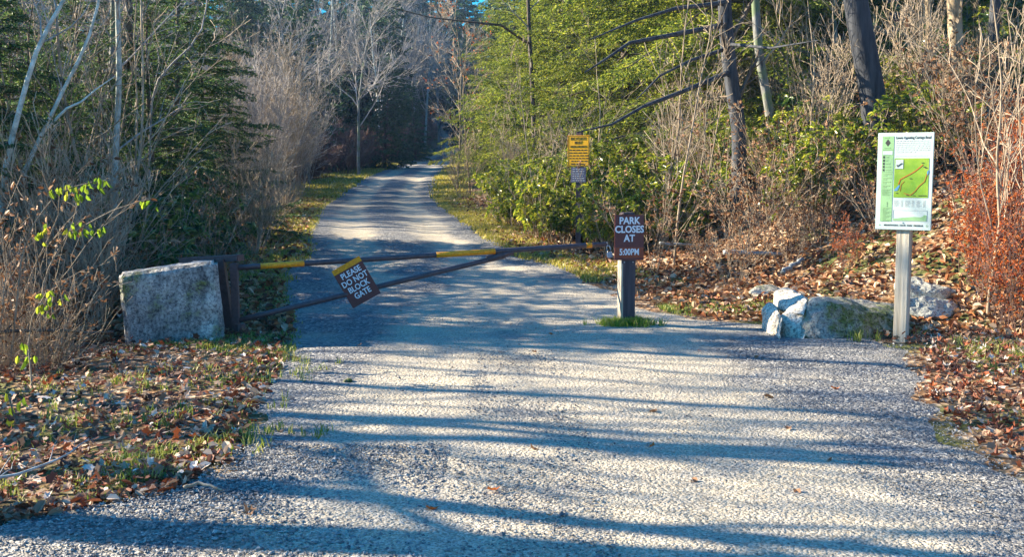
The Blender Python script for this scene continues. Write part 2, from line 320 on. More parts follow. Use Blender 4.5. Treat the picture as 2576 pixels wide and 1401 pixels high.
M = dict(
 gravel=gravelmat(), floor=floormat(),
 pebble=leafmat('pebble', [(.10, .10, .105), (.18, .175, .17), (.27, .26, .24), (.42, .40, .355)], 0, .85, .15, 0),
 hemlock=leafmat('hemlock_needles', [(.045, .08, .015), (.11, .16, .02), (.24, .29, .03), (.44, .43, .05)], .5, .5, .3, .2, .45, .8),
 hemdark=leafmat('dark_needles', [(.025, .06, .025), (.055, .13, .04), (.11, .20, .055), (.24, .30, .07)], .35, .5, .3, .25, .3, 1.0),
 pine=leafmat('distant_needles', [(.02, .05, .02), (.04, .09, .035), (.08, .14, .045)], .25, .5, .3, .3),
 laurel=leafmat('laurel_leaf', [(.05, .10, .015), (.15, .22, .02), (.33, .36, .03), (.55, .50, .06)], .4, .3, .6, .25, .3, 1.5),
 laureld=leafmat('green_laurel_leaf', [(.02, .06, .02), (.05, .12, .03), (.11, .19, .04), (.22, .24, .05)], .25, .3, .6, .2),
 brown=leafmat('dry_brown_leaf', [(.09, .04, .02), (.22, .10, .04), (.36, .19, .09), (.48, .33, .2)], .3, .6, .3, .2),
 orange=leafmat('orange_leaf', [(.16, .035, .01), (.38, .08, .015), (.55, .16, .03), (.42, .22, .09)], .4, .5, .3, .2),
 red=leafmat('red_leaf', [(.10, .015, .012), (.25, .03, .02), (.36, .06, .03)], .3, .5, .3, .2),
 litter=leafmat('litter_leaf', [(0, .06, .025, .016), (.25, .17, .05, .022), (.45, .33, .09, .03), (.6, .26, .15, .09), (.78, .40, .26, .16), (.92, .55, .42, .30), (1, .74, .66, .56)], .15, .6, .3, 0),
 litterf=leafmat('far_litter_leaf', [(0, .06, .03, .018), (.25, .18, .06, .022), (.5, .33, .14, .05), (.75, .42, .26, .13), (1, .6, .48, .34)], .15, .6, .3, 0),
 grass=leafmat('grass_blade', [(.07, .14, .02), (.16, .24, .03), (.32, .34, .06), (.46, .40, .16)], .4, .5, .3, 0),
 tuftg=leafmat('bright_grass_blade', [(.14, .24, .02), (.28, .38, .03), (.42, .46, .06), (.5, .45, .16)], .45, .5, .3, 0),
 ygrass=leafmat('yellowing_grass_blade', [(.16, .18, .02), (.36, .33, .03), (.52, .42, .07), (.5, .42, .2)], .4, .5, .3, 0),
 straw=leafmat('straw_stem', [(.22, .14, .07), (.38, .27, .15), (.5, .4, .26)], .2, .7, .2, .2),
 limeleaf=leafmat('lime_leaf', [(.14, .26, .02), (.28, .40, .03), (.46, .46, .05)], .5, .4, .4, .1),
 twig=barkmat('tan_twig', (.17, .12, .075), (.42, .34, .24), 14, .3, .2),
 twigg=barkmat('grey_twig', (.16, .14, .12), (.42, .38, .34), 14, .3, .2),
 twigr=barkmat('reddish_twig', (.08, .045, .04), (.22, .14, .11), 14, .3, .2),
 bark=barkmat('dark_bark', (.045, .035, .028), (.16, .13, .10), 12, .22, .9),
 barkt=barkmat('tan_bark', (.13, .09, .05), (.42, .33, .21), 12, .22, .8),
 barkg=barkmat('grey_bark', (.07, .07, .065), (.24, .24, .22), 12, .3, .9, (.4, .4, .36), mosscol=(.14, .18, .10)),
 birch=barkmat('pale_bark', (.20, .22, .18), (.60, .63, .55), 9, 1.2, .4, (.72, .74, .68)),
 concrete=rockmat('weathered_concrete', (.17, .17, .17), (.54, .53, .50), (.13, .15, .05), .51, scale=7, stain=True),
 rock=rockmat('pale_mossy_rock', (.24, .25, .21), (.56, .55, .45), (.10, .12, .04), .6),
 rockm=rockmat('mossy_rock', (.20, .18, .15), (.42, .39, .33), (.08, .095, .025), .44), rocklit=rockmat('split_rock_painted_sunlit', (.36, .32, .25), (.68, .60, .48), (.2, .2, .12), .66),  # split end is paler: sunlight on its left faces put into the colour
 steel=paint('brown_painted_steel', (.085, .058, .06), .45, 0, .25, 30),
 rust=paint('rusty_steel', (.12, .05, .03), .8, 0, .4, 25),
 yellow=paint('yellow_reflective', (1.0, .31, .004), .5, 0, .3, 45),
 signb=paint('brown_sign', (.13, .034, .032), .5, 0, .12, 25),
 signr=paint('reddish_brown_sign', (.28, .055, .02), .5, 0, .1, 25),
 signy=paint('amber_sign', (.95, .46, .006), .5, 0, .05, 10),
 signg=paint('grey_purple_sign', (.11, .11, .17), .6, 0, .25, 30),
 white=paint('white_lettering', (.82, .82, .84), .5, 0, .04, 40),
 dark=paint('dark_lettering', (.05, .03, .015), .6, 0, .1, 40),
 ink=paint('black_ink', (.035, .04, .035), .6, 0, .1, 40),
 greytext=paint('grey_print', (.46, .48, .46), .6, 0, .1, 40),
 greent=paint('green_print', (.22, .38, .17), .6, 0, .1, 40),
 panel=paint('white_panel', (.50, .60, .56), .35, 0, .05, 3, .02),
 pgreen=paint('pale_green_print', (.26, .46, .22), .4, 0, .05, 6, .02),
 mapg=leafmat('map_print', [(.4, .6, .05)], 0, .4, .3, 0),
 mapo=paint('map_route', (.45, .12, .02), .5, 0, .1, 30),
 blue=paint('map_lake', (.10, .30, .5), .5, 0, .1, 30),
 wood=barkmat('weathered_post_wood', (.30, .25, .17), (.62, .56, .44), 22, .05, .5, ob=.05),
 woodd=barkmat('dark_stained_post_wood', (.05, .04, .045), (.11, .085, .09), 22, .05, .5, ob=.05),
 woodlit=barkmat('split_wood_painted_sunlit', (.24, .19, .13), (.50, .44, .34), 22, .05, .4, ob=.05),  # pale split wood: sun on the post's left side painted into the colour
 chrome=paint('padlock_steel', (.5, .52, .55), .35, .9, .1, 20),
 lockb=paint('padlock_body', (.30, .38, .5), .4, .4, .1, 20),
 shadebark=barkmat('furrowed_bark_painted_shade', (.018, .022, .028), (.085, .09, .10), 10, .15, 1.0),  # bark darkened to blue-grey, the shade on these trunks put into its colour
 deadwood=barkmat('dead_wood', (.16, .17, .16), (.42, .44, .42), 12, .2, .6),
)
# the map's print: mottled yellow-green
def mapmat():
    m, nt, N, L, out = newmat('map_ground_print')
    tc = N('ShaderNodeTexCoord'); n = N('ShaderNodeTexNoise'); n.inputs['Scale'].default_value = 7; n.inputs['Detail'].default_value = 5; L(tc.outputs['Object'], n.inputs[0])
    r = ramp(nt, [(.3, .12, .28, .02), (.5, .22, .38, .03), (.7, .38, .46, .08)]); L(n.outputs[0], r.inputs[0])
    p = N('ShaderNodeBsdfPrincipled'); L(r.outputs[0], p.inputs['Base Color']); p.inputs['Roughness'].default_value = .4; L(p.outputs[0], out.inputs[0]); return m
M['mapg'] = mapmat()

# ------------------------------------------------------------------ the setting: ground and road
def grid(name, xs, ys, zf, mat, **kw):
    X, Y = np.meshgrid(xs, ys); Z = zf(X, Y)
    V = np.stack([X, Y, Z], -1).reshape(-1, 3); ny, nx = X.shape
    i = np.arange(ny * nx).reshape(ny, nx)
    F = np.stack([i[:-1, :-1], i[:-1, 1:], i[1:, 1:], i[1:, :-1]], -1).reshape(-1, 4)
    mb = MB(); mb.add(V, F); return mb.build(name, mat, smooth=True)
xs = np.concatenate([np.linspace(-400, -60, 20)[:-1], np.linspace(-60, -12, 60)[:-1], np.linspace(-12, 14, 131), np.linspace(14, 60, 60)[1:], np.linspace(60, 400, 20)[1:]])
ys = np.concatenate([np.linspace(-120, -12, 20)[:-1], np.linspace(-12, 35, 200)[:-1], np.linspace(35, 180, 150), np.linspace(180, 600, 40)[1:]])
def groundz(x, y):
    ins = np.minimum(x - edgeL(y) - .12, edgeR(y) - .12 - x)
    return H(x, y) - .08 * sm(ins / .35) * (y < 174)
tag(grid('ground', xs, ys, groundz, M['floor']), kind='structure')
def make_road():
    ysr = np.concatenate([np.linspace(-11.5, 3, 30)[:-1], np.linspace(3, 25, 300)[:-1], np.linspace(25, 172, 300)])
    nx = 41; mb = MB(); rows = []; tr = []
    def wob(y, s): return .10 * np.sin(y * 2.1 + s) + .06 * np.sin(y * 5.3 + 2 * s) + .05 * np.sin(y * 11 + s)
    l = edgeL(ysr) + wob(ysr, 1); r = edgeR(ysr) + wob(ysr, 4)
    t = np.linspace(0, 1, nx)[None]
    X = l[:, None] * (1 - t) + r[:, None] * t; Y = np.repeat(ysr[:, None], nx, 1)
    far = sm((Y - 12) / 6)
    rut = -.035 * (np.exp(-((t - .27) / .10) ** 2) + np.exp(-((t - .73) / .10) ** 2)) * far
    edge = -.03 * (np.exp(-t / .012) + np.exp(-(1 - t) / .012))
    Z = H(X, Y) + .012 + rut + edge + .008 * np.sin(X * 3 + Y * 1.3) * np.sin(Y * 2.2)
    near = np.exp(-((X - 1.0) / .8) ** 2) * 1.0 + np.exp(-((X + .6) / .5) ** 2) * 1.0 + .25
    trk = far * (np.exp(-((t - .27) / .13) ** 2) + np.exp(-((t - .73) / .13) ** 2)) + (1 - far) * near
    V = np.stack([X, Y, Z], -1).reshape(-1, 3); i = np.arange(V.shape[0]).reshape(X.shape)
    mb.add(V, np.stack([i[:-1, :-1], i[:-1, 1:], i[1:, 1:], i[1:, :-1]], -1).reshape(-1, 4))
    o = mb.build('gravel_road', M['gravel'], smooth=True)
    a = o.data.attributes.new('track', 'FLOAT', 'POINT'); a.data.foreach_set('value', trk.ravel().astype(np.float32))
    tag(o, kind='structure')
make_road()

def scatter(n, y0, y1, fx0, fx1, bias=1.0, maxy=None):
    y = y0 + (y1 - y0) * rng.random(n) ** bias
    a, b = fx0(y), fx1(y); x = a + (b - a) * rng.random(n); return x, y
def hnorm(x, y):
    e = .15; gx = (H(x + e, y) - H(x - e, y)) / (2 * e); gy = (H(x, y + e) - H(x, y - e)) / (2 * e)
    return unit(np.stack([-gx, -gy, np.ones_like(gx)], -1))
def litter(mb, x, y, size, kind='leaf', lift=.02, tilt=.45, curl=.25):
    n = len(x); N_ = unit(hnorm(x, y) + rng.normal(0, tilt, (n, 3))); D = rng.normal(0, 1, (n, 3))
    D = unit(D - N_ * (D * N_).sum(1)[:, None])
    c = np.stack([x, y, H(x, y) + rng.uniform(.012, lift + .012, n)], -1)
    L_ = size * rng.uniform(.55, 1.35, n)
    leaves(mb, c, D, N_, L_, L_ * rng.uniform(.45, .75, n), kind, curl * rng.uniform(-.6, 1.4))
# near litter, left and right verge
mb = MB()
x, y = scatter(10500, 4.4, 12, lambda y: edgeL(y) - .6 - y * .45, lambda y: edgeL(y) - .12, 1.2)
for k in range(5): litter(mb, x[k::5], y[k::5], .064, 'lobed', .05, .45, .12 + .08 * k)
x, y = scatter(1500, 4.4, 11, lambda y: edgeL(y) - .2, lambda y: edgeL(y) + .06, 1.1)
litter(mb, x, y, .06, 'leaf', .02)
x, y = scatter(3800, 5.2, 10.5, lambda y: edgeR(y) + .0, lambda y: edgeR(y) + .8 + y * .12, 1.1)
for k in range(4): litter(mb, x[k::4], y[k::4], .068, 'lobed', .06, .45, .15 + .08 * k)
tag(mb.build('leaf_litter', M['litter']), 'bed of dry brown and tan fallen leaves beside the gravel in the foreground', 'leaf litter', kind='stuff')
mb = MB()
x, y = scatter(15000, 10.5, 36, lambda y: edgeL(y) - 1.5 - y * .15, lambda y: edgeL(y) + .1, 1.3); litter(mb, x, y, .09)
x, y = scatter(32000, 10.5, 36, lambda y: edgeR(y) + .15, lambda y: edgeR(y) + 4 + y * .15, 1.3)
litter(mb, x, y, .082)
tag(mb.build('orange_leaf_litter', M['litterf']), 'orange and tan leaf litter on both verges beyond the gate', 'leaf litter', kind='stuff')
# loose pebbles as real stones
def pebbles(n, y0, y1, fx0, fx1, size, bias):
    x, y = scatter(n, y0, y1, fx0, fx1, bias)
    V0 = np.array([[1, 0, 0], [-1, 0, 0], [0, 1, 0], [0, -1, 0], [0, 0, 1], [0, 0, -1]], float)
    F0 = np.array([[0, 2, 4], [2, 1, 4], [1, 3, 4], [3, 0, 4], [2, 0, 5], [1, 2, 5], [3, 1, 5], [0, 3, 5]])
    sc = size * rng.lognormal(0, .35, n)
    V = V0[None] * rng.uniform(.55, 1.15, (n, 6, 1)) * sc[:, None, None] * np.array([1, 1, .6])
    a = rng.uniform(0, 2 * PI, n); ca, sa = np.cos(a)[:, None], np.sin(a)[:, None]
    Vx = V[..., 0] * ca - V[..., 1] * sa; Vy = V[..., 0] * sa + V[..., 1] * ca
    V = np.stack([Vx, Vy, V[..., 2]], -1) + rng.normal(0, .12, V.shape) * sc[:, None, None]
    V += np.stack([x, y, H(x, y) + .014 + sc * .2], -1)[:, None, :]
    mb.add(V, ((np.arange(n) * 6)[:, None, None] + F0[None]).reshape(-1, 3))
mb = MB()
pebbles(10000, 4.2, 6.2, lambda y: np.maximum(edgeL(y), -2.3 - 0 * y) + .02, lambda y: -.35 + 0 * y, .0075, 1.0)
pebbles(4500, 4.2, 9.5, lambda y: -.3 + 0 * y, lambda y: .45 + 0 * y, .0065, 1.1)
pebbles(9000, 4.2, 11.5, lambda y: edgeL(y), lambda y: edgeR(y), .0055, 1.2)
pebbles(6000, 4.2, 10, lambda y: 1.8 + 0 * y, lambda y: edgeR(y), .0065, 1.1)
tag(mb.build('loose_gravel', M['pebble']), 'loose grey and tan gravel stones scattered over the road surface', 'gravel', kind='stuff')
# grass
def grass(mb, x, y, per, h, spread, lean=.5, wid=.004):
    n = len(x) * per; X = np.repeat(x, per) + rng.normal(0, spread, n); Y = np.repeat(y, per) + rng.normal(0, spread, n)
    Z = H(X, Y); hh = h * rng.uniform(.5, 1.3, n); a = rng.uniform(0, 2 * PI, n)
    d = np.stack([np.cos(a), np.sin(a), 0 * a], -1); b = np.stack([-np.sin(a), np.cos(a), 0 * a], -1)
    ln = (lean * rng.uniform(.2, 1.3, n) * hh)[:, None]; p = np.stack([X, Y, Z - .005], -1); up = np.array([0, 0, 1.])
    hh = hh[:, None]; wd = wid * rng.uniform(.7, 1.4, n)[:, None]
    V = np.stack([p - b * wd, p + b * wd, p + d * ln * .35 + up * hh * .6 + b * wd * .8, p + d * ln + up * hh * .95, p + d * ln * .35 + up * hh * .6 - b * wd * .8], 1)
    k = (np.arange(n) * 5)[:, None]
    mb.add(V, k + np.array([[0, 1, 2, 4]])); mb.F.append((k + np.array([[4, 2, 3]])) + (mb.n - n * 5))
mb = MB()
for (cx_, cy_, r_, n_) in [(-3.6, 6.2, .25, 26), (-3.2, 7.6, .3, 30), (-2.6, 8.2, .3, 30), (-4.0, 5.4, .2, 20), (-3.0, 6.0, .2, 18), (-1.9, 5.6, .12, 22), (-1.75, 6.1, .16, 22), (-1.55, 6.45, .18, 26), (-2.0, 6.0, .1, 10), (-2.05, 5.75, .12, 14), (-2.3, 6.9, .2, 22), (-2.9, 6.8, .16, 18), (-1.85, 7.3, .14, 14), (-1.95, 8.1, .2, 22), (-1.8, 8.7, .2, 20), (-2.1, 9.2, .2, 18), (-2.6, 5.5, .1, 9), (-2.0, 5.35, .12, 9), (-2.95, 5.0, .08, 9), (-2.8, 5.0, .1, 8), (-2.5, 5.15, .1, 8)]:
    grass(mb, rng.normal(cx_, r_, n_), rng.normal(cy_, r_, n_), 9, .075, .02, .8, .0035)
for (cx_, cy_, r_, n_) in [(4.2, 9.6, .15, 26), (3.6, 10.5, .2, 24), (3.3, 10.2, .15, 16), (4.4, 8.9, .2, 30), (4.0, 8.2, .14, 16), (3.9, 9.1, .2, 16)]:
    grass(mb, rng.normal(cx_, r_, n_), rng.normal(cy_, r_, n_), 9, .10, .02, .8, .004)
x, y = scatter(900, 9.3, 16, lambda y: edgeL(y) - .6, lambda y: edgeL(y) + .15); grass(mb, x, y, 6, .05, .04, .8, .005)
x, y = scatter(260, 9.5, 10.3, lambda y: -3.5 + 0 * y, lambda y: -2.2 + 0 * y); grass(mb, x, y, 6, .06, .04, .8, .005)
x = rng.uniform(1.7, 3.6, 620); y = 12.4 - (x - 1.7) * .35 + rng.normal(0, .18, 620); grass(mb, x, y, 6, .05, .03, .8, .006)
tag(mb.build('green_grass', M['grass']), 'short green grass tufts growing through the leaves along the verges', 'grass', kind='stuff')
mb = MB()
x, y = scatter(2600, 15, 36, lambda y: edgeL(y) - 1.1, lambda y: edgeL(y) + .15, 1.2); grass(mb, x, y, 7, .07, .06, .9, .008)
x, y = scatter(2400, 15, 38, lambda y: edgeR(y) - .1, lambda y: edgeR(y) + .8, 1.2); grass(mb, x, y, 7, .07, .06, .9, .008)
x, y = scatter(700, 22, 28, lambda y: edgeR(y), lambda y: edgeR(y) + 1.1, 1.2); grass(mb, x, y, 9, .08, .05, .9, .009)
x, y = scatter(4000, 36, 95, lambda y: edgeL(y) - 2.0, lambda y: edgeL(y) + .1, 1.1); grass(mb, x, y, 5, .12, .1, .8, .016)
x, y = scatter(1800, 36, 80, lambda y: edgeR(y) - .1, lambda y: edgeR(y) + 1.2, 1.1); grass(mb, x, y, 5, .12, .1, .8, .016)
tag(mb.build('yellow_grass', M['ygrass']), 'yellowing grass strip along both edges of the far road', 'grass', kind='stuff')
def tuft(name, x, y, n, r, h, label, mat, wid=.004):
    t = thing(name, label, 'grass tuft', (x, y, Hs(x, y)))
    b = MB(); grass(b, rng.normal(x, r, n), rng.normal(y, r * .6, n), 9, h, .02, .8, wid)
    for v in b.V: v -= np.array([x, y, Hs(x, y)])
    b.build('blades', mat, t)
tuft('grass_tuft', 1.17, 11.0, 240, .12, .10, 'bright green grass tuft around the foot of the park hours sign post', M['tuftg'])

# ------------------------------------------------------------------ writing
def text(parent, body, size, x, z, mat, depth=.004, sx=1.0, bold=0.0, align='CENTER', name='lettering', ext=.0012):
    cu = bpy.data.curves.new('t', 'FONT'); cu.body = body; cu.size = size; cu.align_x = align; cu.align_y = 'CENTER'
    cu.offset = bold * size; cu.extrude = ext; cu.resolution_u = 3
    o = bpy.data.objects.new('t', cu); C.objects.link(o)
    bpy.context.view_layer.update()
    me = bpy.data.meshes.new_from_object(o.evaluated_get(bpy.context.evaluated_depsgraph_get()))
    bpy.data.objects.remove(o)
    me.transform(Matrix(((sx, 0, 0, x), (0, 0, -1, -depth), (0, 1, 0, z), (0, 0, 0, 1))))
    me.materials.clear(); me.materials.append(mat); me.name = name
    return link(name, me, parent)
def plate(mb, x0, x1, z0, z1, y, t=.0015): mb.box(((x0 + x1) / 2, y - t / 2, (z0 + z1) / 2), (x1 - x0, t, z1 - z0)); return mb
def bevel_obj(o, w=.004, seg=2):
    b = bmesh.new(); b.from_mesh(o.data); bmesh.ops.remove_doubles(b, verts=b.verts, dist=1e-5)
    bmesh.ops.bevel(b, geom=list(b.edges), offset=w, segments=seg, affect='EDGES'); b.to_mesh(o.data); b.free(); return o

# ------------------------------------------------------------------ park hours sign on its post
t = thing('sign_post', 'dark wooden post carrying the brown park hours sign beside the gate end', 'sign', (0, 0, 0), math.radians(9))
px, py = 1.165, 11.1; t.location = (px, py, Hs(px, py))
b = MB(); b.box((0, 0, .54), (.145, .145, 1.18)); o = b.build('post', M['woodd'], t); bevel_obj(o, .006)
b = MB(); V = []
for k, (zz, ww) in enumerate([(0, .010), (.12, .012), (.3, .010), (.42, .018), (.6, .020), (.66, .012), (.69, .002)]):
    V += [[-.0745, -.072, zz], [-.0745, .07, zz], [-.0745 - .003, -.0735, zz], [-.0745 + ww * 0, .07, zz]]
b.box((-.0748, -.001, .33), (.006, .146, .70)); b.box((-.066, -.0745, .20), (.020, .004, .42)); b.box((-.067, -.0745, .52), (.014, .004, .24))
b.build('sunlit_split_face', M['woodlit'], t)
b = MB(); b.box((0, 0, 1.14), (.132, .132, .03)); bevel_obj(b.build('post_cap', M['woodd'], t), .01)
b = MB(); b.box((0, -.081, .905), (.302, .014, .455)); sp = b.build('sign_panel', M['signb'], t); bevel_obj(sp, .003)
D0 = .0895
for body, z, s in (('PARK', 1.072, .097), ('CLOSES', .985, .097), ('AT', .895, .097)):
    text(sp, body, s, 0, z, M['white'], D0, .90, .03)
b = MB(); plate(b, -.148, .148, .70, .806, -.0885, .0015); b.build('time_strip', M['signr'], sp)
text(sp, '5:00PM', .090, 0, .757, M['white'], .0912, .76, .022)
for sx_ in (-1, 1):
    b = MB(); b.tubes([[(.045 * sx_, -.072, .655), (.045 * sx_, -.08, .655)]], [[.008, .006]], 8, True); b.build('bolt', M['chrome'], t)

# ------------------------------------------------------------------ trail map panel on its post
px, py = at(2266, 858, 1)[0] * 10.05, 10.05
t = thing('map_sign', 'tall white and green trail map panel on a weathered square wooden post', 'sign', (px, py, Hs(px, py)), -math.radians(33))
b = MB(); b.box((0, 0, .93), (.118, .118, 1.96)); bevel_obj(b.build('post', M['wood'], t), .006)
b = MB(); b.box((0, -.073, 1.475), (.49, .024, .88)); pn = b.build('map_panel', M['panel'], t); bevel_obj(pn, .003)
pz = 1.475; Y0 = -.0855
def PX(u): return -.245 + .49 * u
def PZ(v): return pz + .44 - .88 * v
b = MB(); plate(b, PX(.085), PX(.295), PZ(.915), PZ(.035), Y0); b.build('green_column', M['pgreen'], pn)
b = MB(); plate(b, PX(.315), PX(.93), PZ(.665), PZ(.262), Y0); b.build('map', M['mapg'], pn)
mb = MB()
def route(mb, pts, w_, y=Y0 - .003, sc=.004):
    P_ = np.array([[PX(u), y, PZ(v)] for u, v in pts]); 
    for a_, b_ in zip(P_[:-1], P_[1:]):
        d = b_ - a_; L_ = np.linalg.norm(d); ang = math.atan2(d[2], d[0])
        mb.box((a_ + b_) / 2, (L_ + w_ * .6, .001, w_), Matrix.Rotation(-ang, 3, 'Y'))
route(mb, [(.40, .53), (.43, .48), (.52, .45), (.62, .42), (.70, .39), (.82, .33)], .008)
route(mb, [(.43, .60), (.45, .53), (.50, .50)], .004); route(mb, [(.50, .62), (.62, .64), (.70, .60), (.76, .55), (.86, .50), (.90, .42)], .005, Y0 - .0035)
mb.build('map_route', M['mapo'], pn)
mb = MB()
V = np.array([[PX(.325), Y0 - .0032, PZ(.585)], [PX(.33), Y0 - .0032, PZ(.60)], [PX(.385), Y0 - .0032, PZ(.595)], [PX(.425), Y0 - .0032, PZ(.545)], [PX(.41), Y0 - .0032, PZ(.535)]]); mb.add(V, [[0, 1, 2, 3, 4]])
V = np.array([[PX(.90), Y0 - .0032, PZ(.40)], [PX(.905), Y0 - .0032, PZ(.44)], [PX(.928), Y0 - .0032, PZ(.41)], [PX(.925), Y0 - .0032, PZ(.38)]]); mb.add(V, [[0, 1, 2, 3]])
mb.build('map_lake', M['blue'], pn)
mb = MB(); plate(mb, PX(.335), PX(.475), PZ(.37), PZ(.275), Y0 - .002, .002); mb.build('map_inset', M['panel'], pn)
mb = MB(); 
route(mb, [(.36, .335), (.39, .34), (.42, .325), (.45, .315)], .009, Y0 - .006); route(mb, [(.37, .35), (.38, .33)], .005, Y0 - .0065)
route(mb, [(.76, .643), (.90, .643)], .005, Y0 - .004); route(mb, [(.66, .643), (.70, .643)], .004, Y0 - .004)
for (u, v) in [(.80, .31), (.83, .35), (.86, .36), (.55, .64), (.60, .47), (.36, .62)]: route(mb, [(u, v), (u + .035, v)], .006, Y0 - .004)
V = np.array([[PX(.185), Y0 - .002, PZ(.065)], [PX(.235), Y0 - .002, PZ(.103)], [PX(.185), Y0 - .002, PZ(.141)], [PX(.135), Y0 - .002, PZ(.103)]]); mb.add(V, [[0, 3, 2, 1]])
for k, v in enumerate([.25, .285, .318, .35, .383]): plate(mb, PX(.105), PX(.135), PZ(v + .011), PZ(v - .011), Y0 - .0015)
for (u, v) in [(.20, .72), (.20, .738), (.20, .757)]: plate(mb, PX(u), PX(u + .012), PZ(v + .004), PZ(v - .004), Y0 - .002)
mb.build('map_symbols', M['ink'], pn)
mb = MB()
for k in range(7): 
    u = .325
    while u < (.92 if k < 6 else .66):
        l_ = random.uniform(.03, .08); e_ = min(u + l_, .93); plate(mb, PX(u), PX(e_), PZ(.083 + k * .0195 + .0035), PZ(.083 + k * .0195 - .0035), Y0); u = e_ + .014
plate(mb, PX(.325), PX(.90), PZ(.236), PZ(.232), Y0)
for c_ in range(3):
    for k in range(7):
        u0 = .325 + c_ * .20; plate(mb, PX(u0), PX(u0 + random.uniform(.05, .1)), PZ(.697 + k * .010), PZ(.694 + k * .010), Y0); plate(mb, PX(u0 + .12), PX(u0 + .16), PZ(.697 + k * .010), PZ(.694 + k * .010), Y0)
for (a0, a1, b0, b1) in [(.315, .925, .795, .797), (.315, .925, .905, .907), (.315, .3175, .795, .907), (.9225, .925, .795, .907)]: plate(mb, PX(a0), PX(a1), PZ(b1), PZ(b0), Y0)
mb.build('small_print', M['greytext'], pn)
mb = MB()
for v, w_ in [(.05, .09), (.155, .12), (.25, .05), (.285, .04), (.318, .08), (.35, .09), (.383, .1), (.425, .15), (.44, .07), (.465, .15), (.48, .07), (.505, .14), (.52, .06), (.545, .13), (.56, .06)]:
    u = .115 if v < .2 or v > .4 else .155; plate(mb, PX(u), PX(u + w_), PZ(v + .004), PZ(v - .004), Y0 - .0015)
for k in range(8): plate(mb, PX(.105), PX(.27 - .03 * (k % 3)), PZ(.585 + k * .0085), PZ(.582 + k * .0085), Y0 - .0015)
for k in range(14): plate(mb, PX(.13), PX(.27 - .03 * (k % 4)), PZ(.775 + k * .0105), PZ(.771 + k * .0105), Y0 - .0015)
for v in (.173, .405): plate(mb, PX(.10), PX(.285), PZ(v + .002), PZ(v - .002), Y0 - .0015)
mb.build('column_print', M['greent'], pn)
mb = MB(); plate(mb, PX(.10), PX(.275), PZ(.225), PZ(.188), Y0 - .0015)
mb.build('length_box', M['panel'], pn)
mb = MB()
prof = [(.32, .885), (.40, .88), (.50, .872), (.60, .866), (.70, .862), (.80, .865), (.84, .86), (.88, .84), (.92, .845)]
P1 = [[PX(u), Y0 - .001, PZ(v)] for u, v in prof]; P2 = [[PX(u), Y0 - .001, PZ(.904)] for u, v in prof]; n_ = len(prof)
mb.add(P1 + P2, [[i, i + n_, i + 1 + n_, i + 1] for i in range(n_ - 1)])
mb.build('elevation_chart', M['pgreen'], pn)
text(pn, 'Lower Awosting Carriage Road', .034, PX(.325), PZ(.052), M['ink'], -Y0 + .001, .70, .012, 'LEFT', ext=.0005)
text(pn, 'MINNEWASKA  STATE  PARK  PRESERVE', .0215, PX(.51), PZ(.953), M['ink'], -Y0 + .001, .90, .01, ext=.0005)
mb = MB()
for (uu, rr0, rr1) in ((.08, 0.0, .006), (.93, .006, .0095)):
    a = np.linspace(0, 2 * PI, 11)[:-1]
    for k in range(10):
        a0, a1 = 2 * PI * k / 10, 2 * PI * (k + 1) / 10; q = lambda r, an: [PX(uu) + r * math.cos(an), Y0 - .001, PZ(.953) + r * math.sin(an)]
        mb.add([q(rr0, a0), q(rr1, a0), q(rr1, a1), q(rr0, a1)], [[0, 1, 2, 3]])
mb.build('round_emblems', M['greent'], pn)
for k, (zz) in enumerate((1.86, 1.1)):
    b = MB(); b.tubes([[(0, -.08, zz), (0, -.089, zz)]], [[.007, .006]], 8, True); b.build('bolt', M['chrome'], t)

# ------------------------------------------------------------------ bicycle helmet sign
Yb = 18.5; c0 = at(1458, 380, Yb)
t = thing('helmet_sign', 'amber bicycle helmet sign above a small grey notice on a brown post', 'sign', (c0.x, Yb, Hs(c0.x, Yb)), math.radians(-21))
zg = Hs(c0.x, Yb)
zt = at(1458, 330, Yb).z - zg
b = MB(); b.box((0, 0, zt / 2 - .1), (.095, .095, zt + .2)); bevel_obj(b.build('post', M['woodd'], t), .005)
za, zb_ = at(1458, 340, Yb).z - zg, at(1458, 418, Yb).z - zg; zc, zd = at(1458, 420.5, Yb).z - zg, at(1458, 458, Yb).z - zg
wy = 56 / 149.3 / 2
b = MB(); b.box((0, -.054, (za + zb_) / 2), (wy * 2, .012, za - zb_)); py_ = b.build('sign_panel', M['signy'], t); bevel_obj(py_, .002)
b = MB(); hh_ = za - zb_
for (x0, x1, z0, z1) in [(-wy + .008, wy - .008, za - .014, za - .008), (-wy + .008, wy - .008, zb_ + .008, zb_ + .014), (-wy + .008, -wy + .014, zb_ + .014, za - .014), (wy - .014, wy - .008, zb_ + .014, za - .014)]: plate(b, x0, x1, z0, z1, -.0602)
b.build('border', M['dark'], py_)
for k, (body, s) in enumerate([('BICYCLISTS', .066), ('MUST', .066), ('WEAR HELMETS', .05)]):
    text(py_, body, s, 0, za - .058 - k * .066, M['dark'], .061, .82, .012)
b = MB()
for k in range(6):
    zz = za - .245 - k * .046; x0 = -wy + .03 + (.03 if k > 3 else 0)
    while x0 < wy - .05 - (.03 if k > 3 else 0):
        l_ = random.uniform(.03, .075); plate(b, x0, x0 + l_, zz - .009, zz + .009, -.0602); x0 += l_ + .016
b.build('small_print', M['dark'], py_)
b = MB(); b.box((0, -.054, (zc + zd) / 2), (.262, .012, zc - zd)); pg = b.build('notice_panel', M['signg'], t); bevel_obj(pg, .002)
b = MB()
for k in range(6):
    zz = zc - .03 - k * .038; x0 = -.10
    while x0 < .08:
        l_ = random.uniform(.02, .05); plate(b, x0, x0 + l_, zz - .006, zz + .006, -.0602); x0 += l_ + .014
b.build('small_print', M['greytext'], pg)

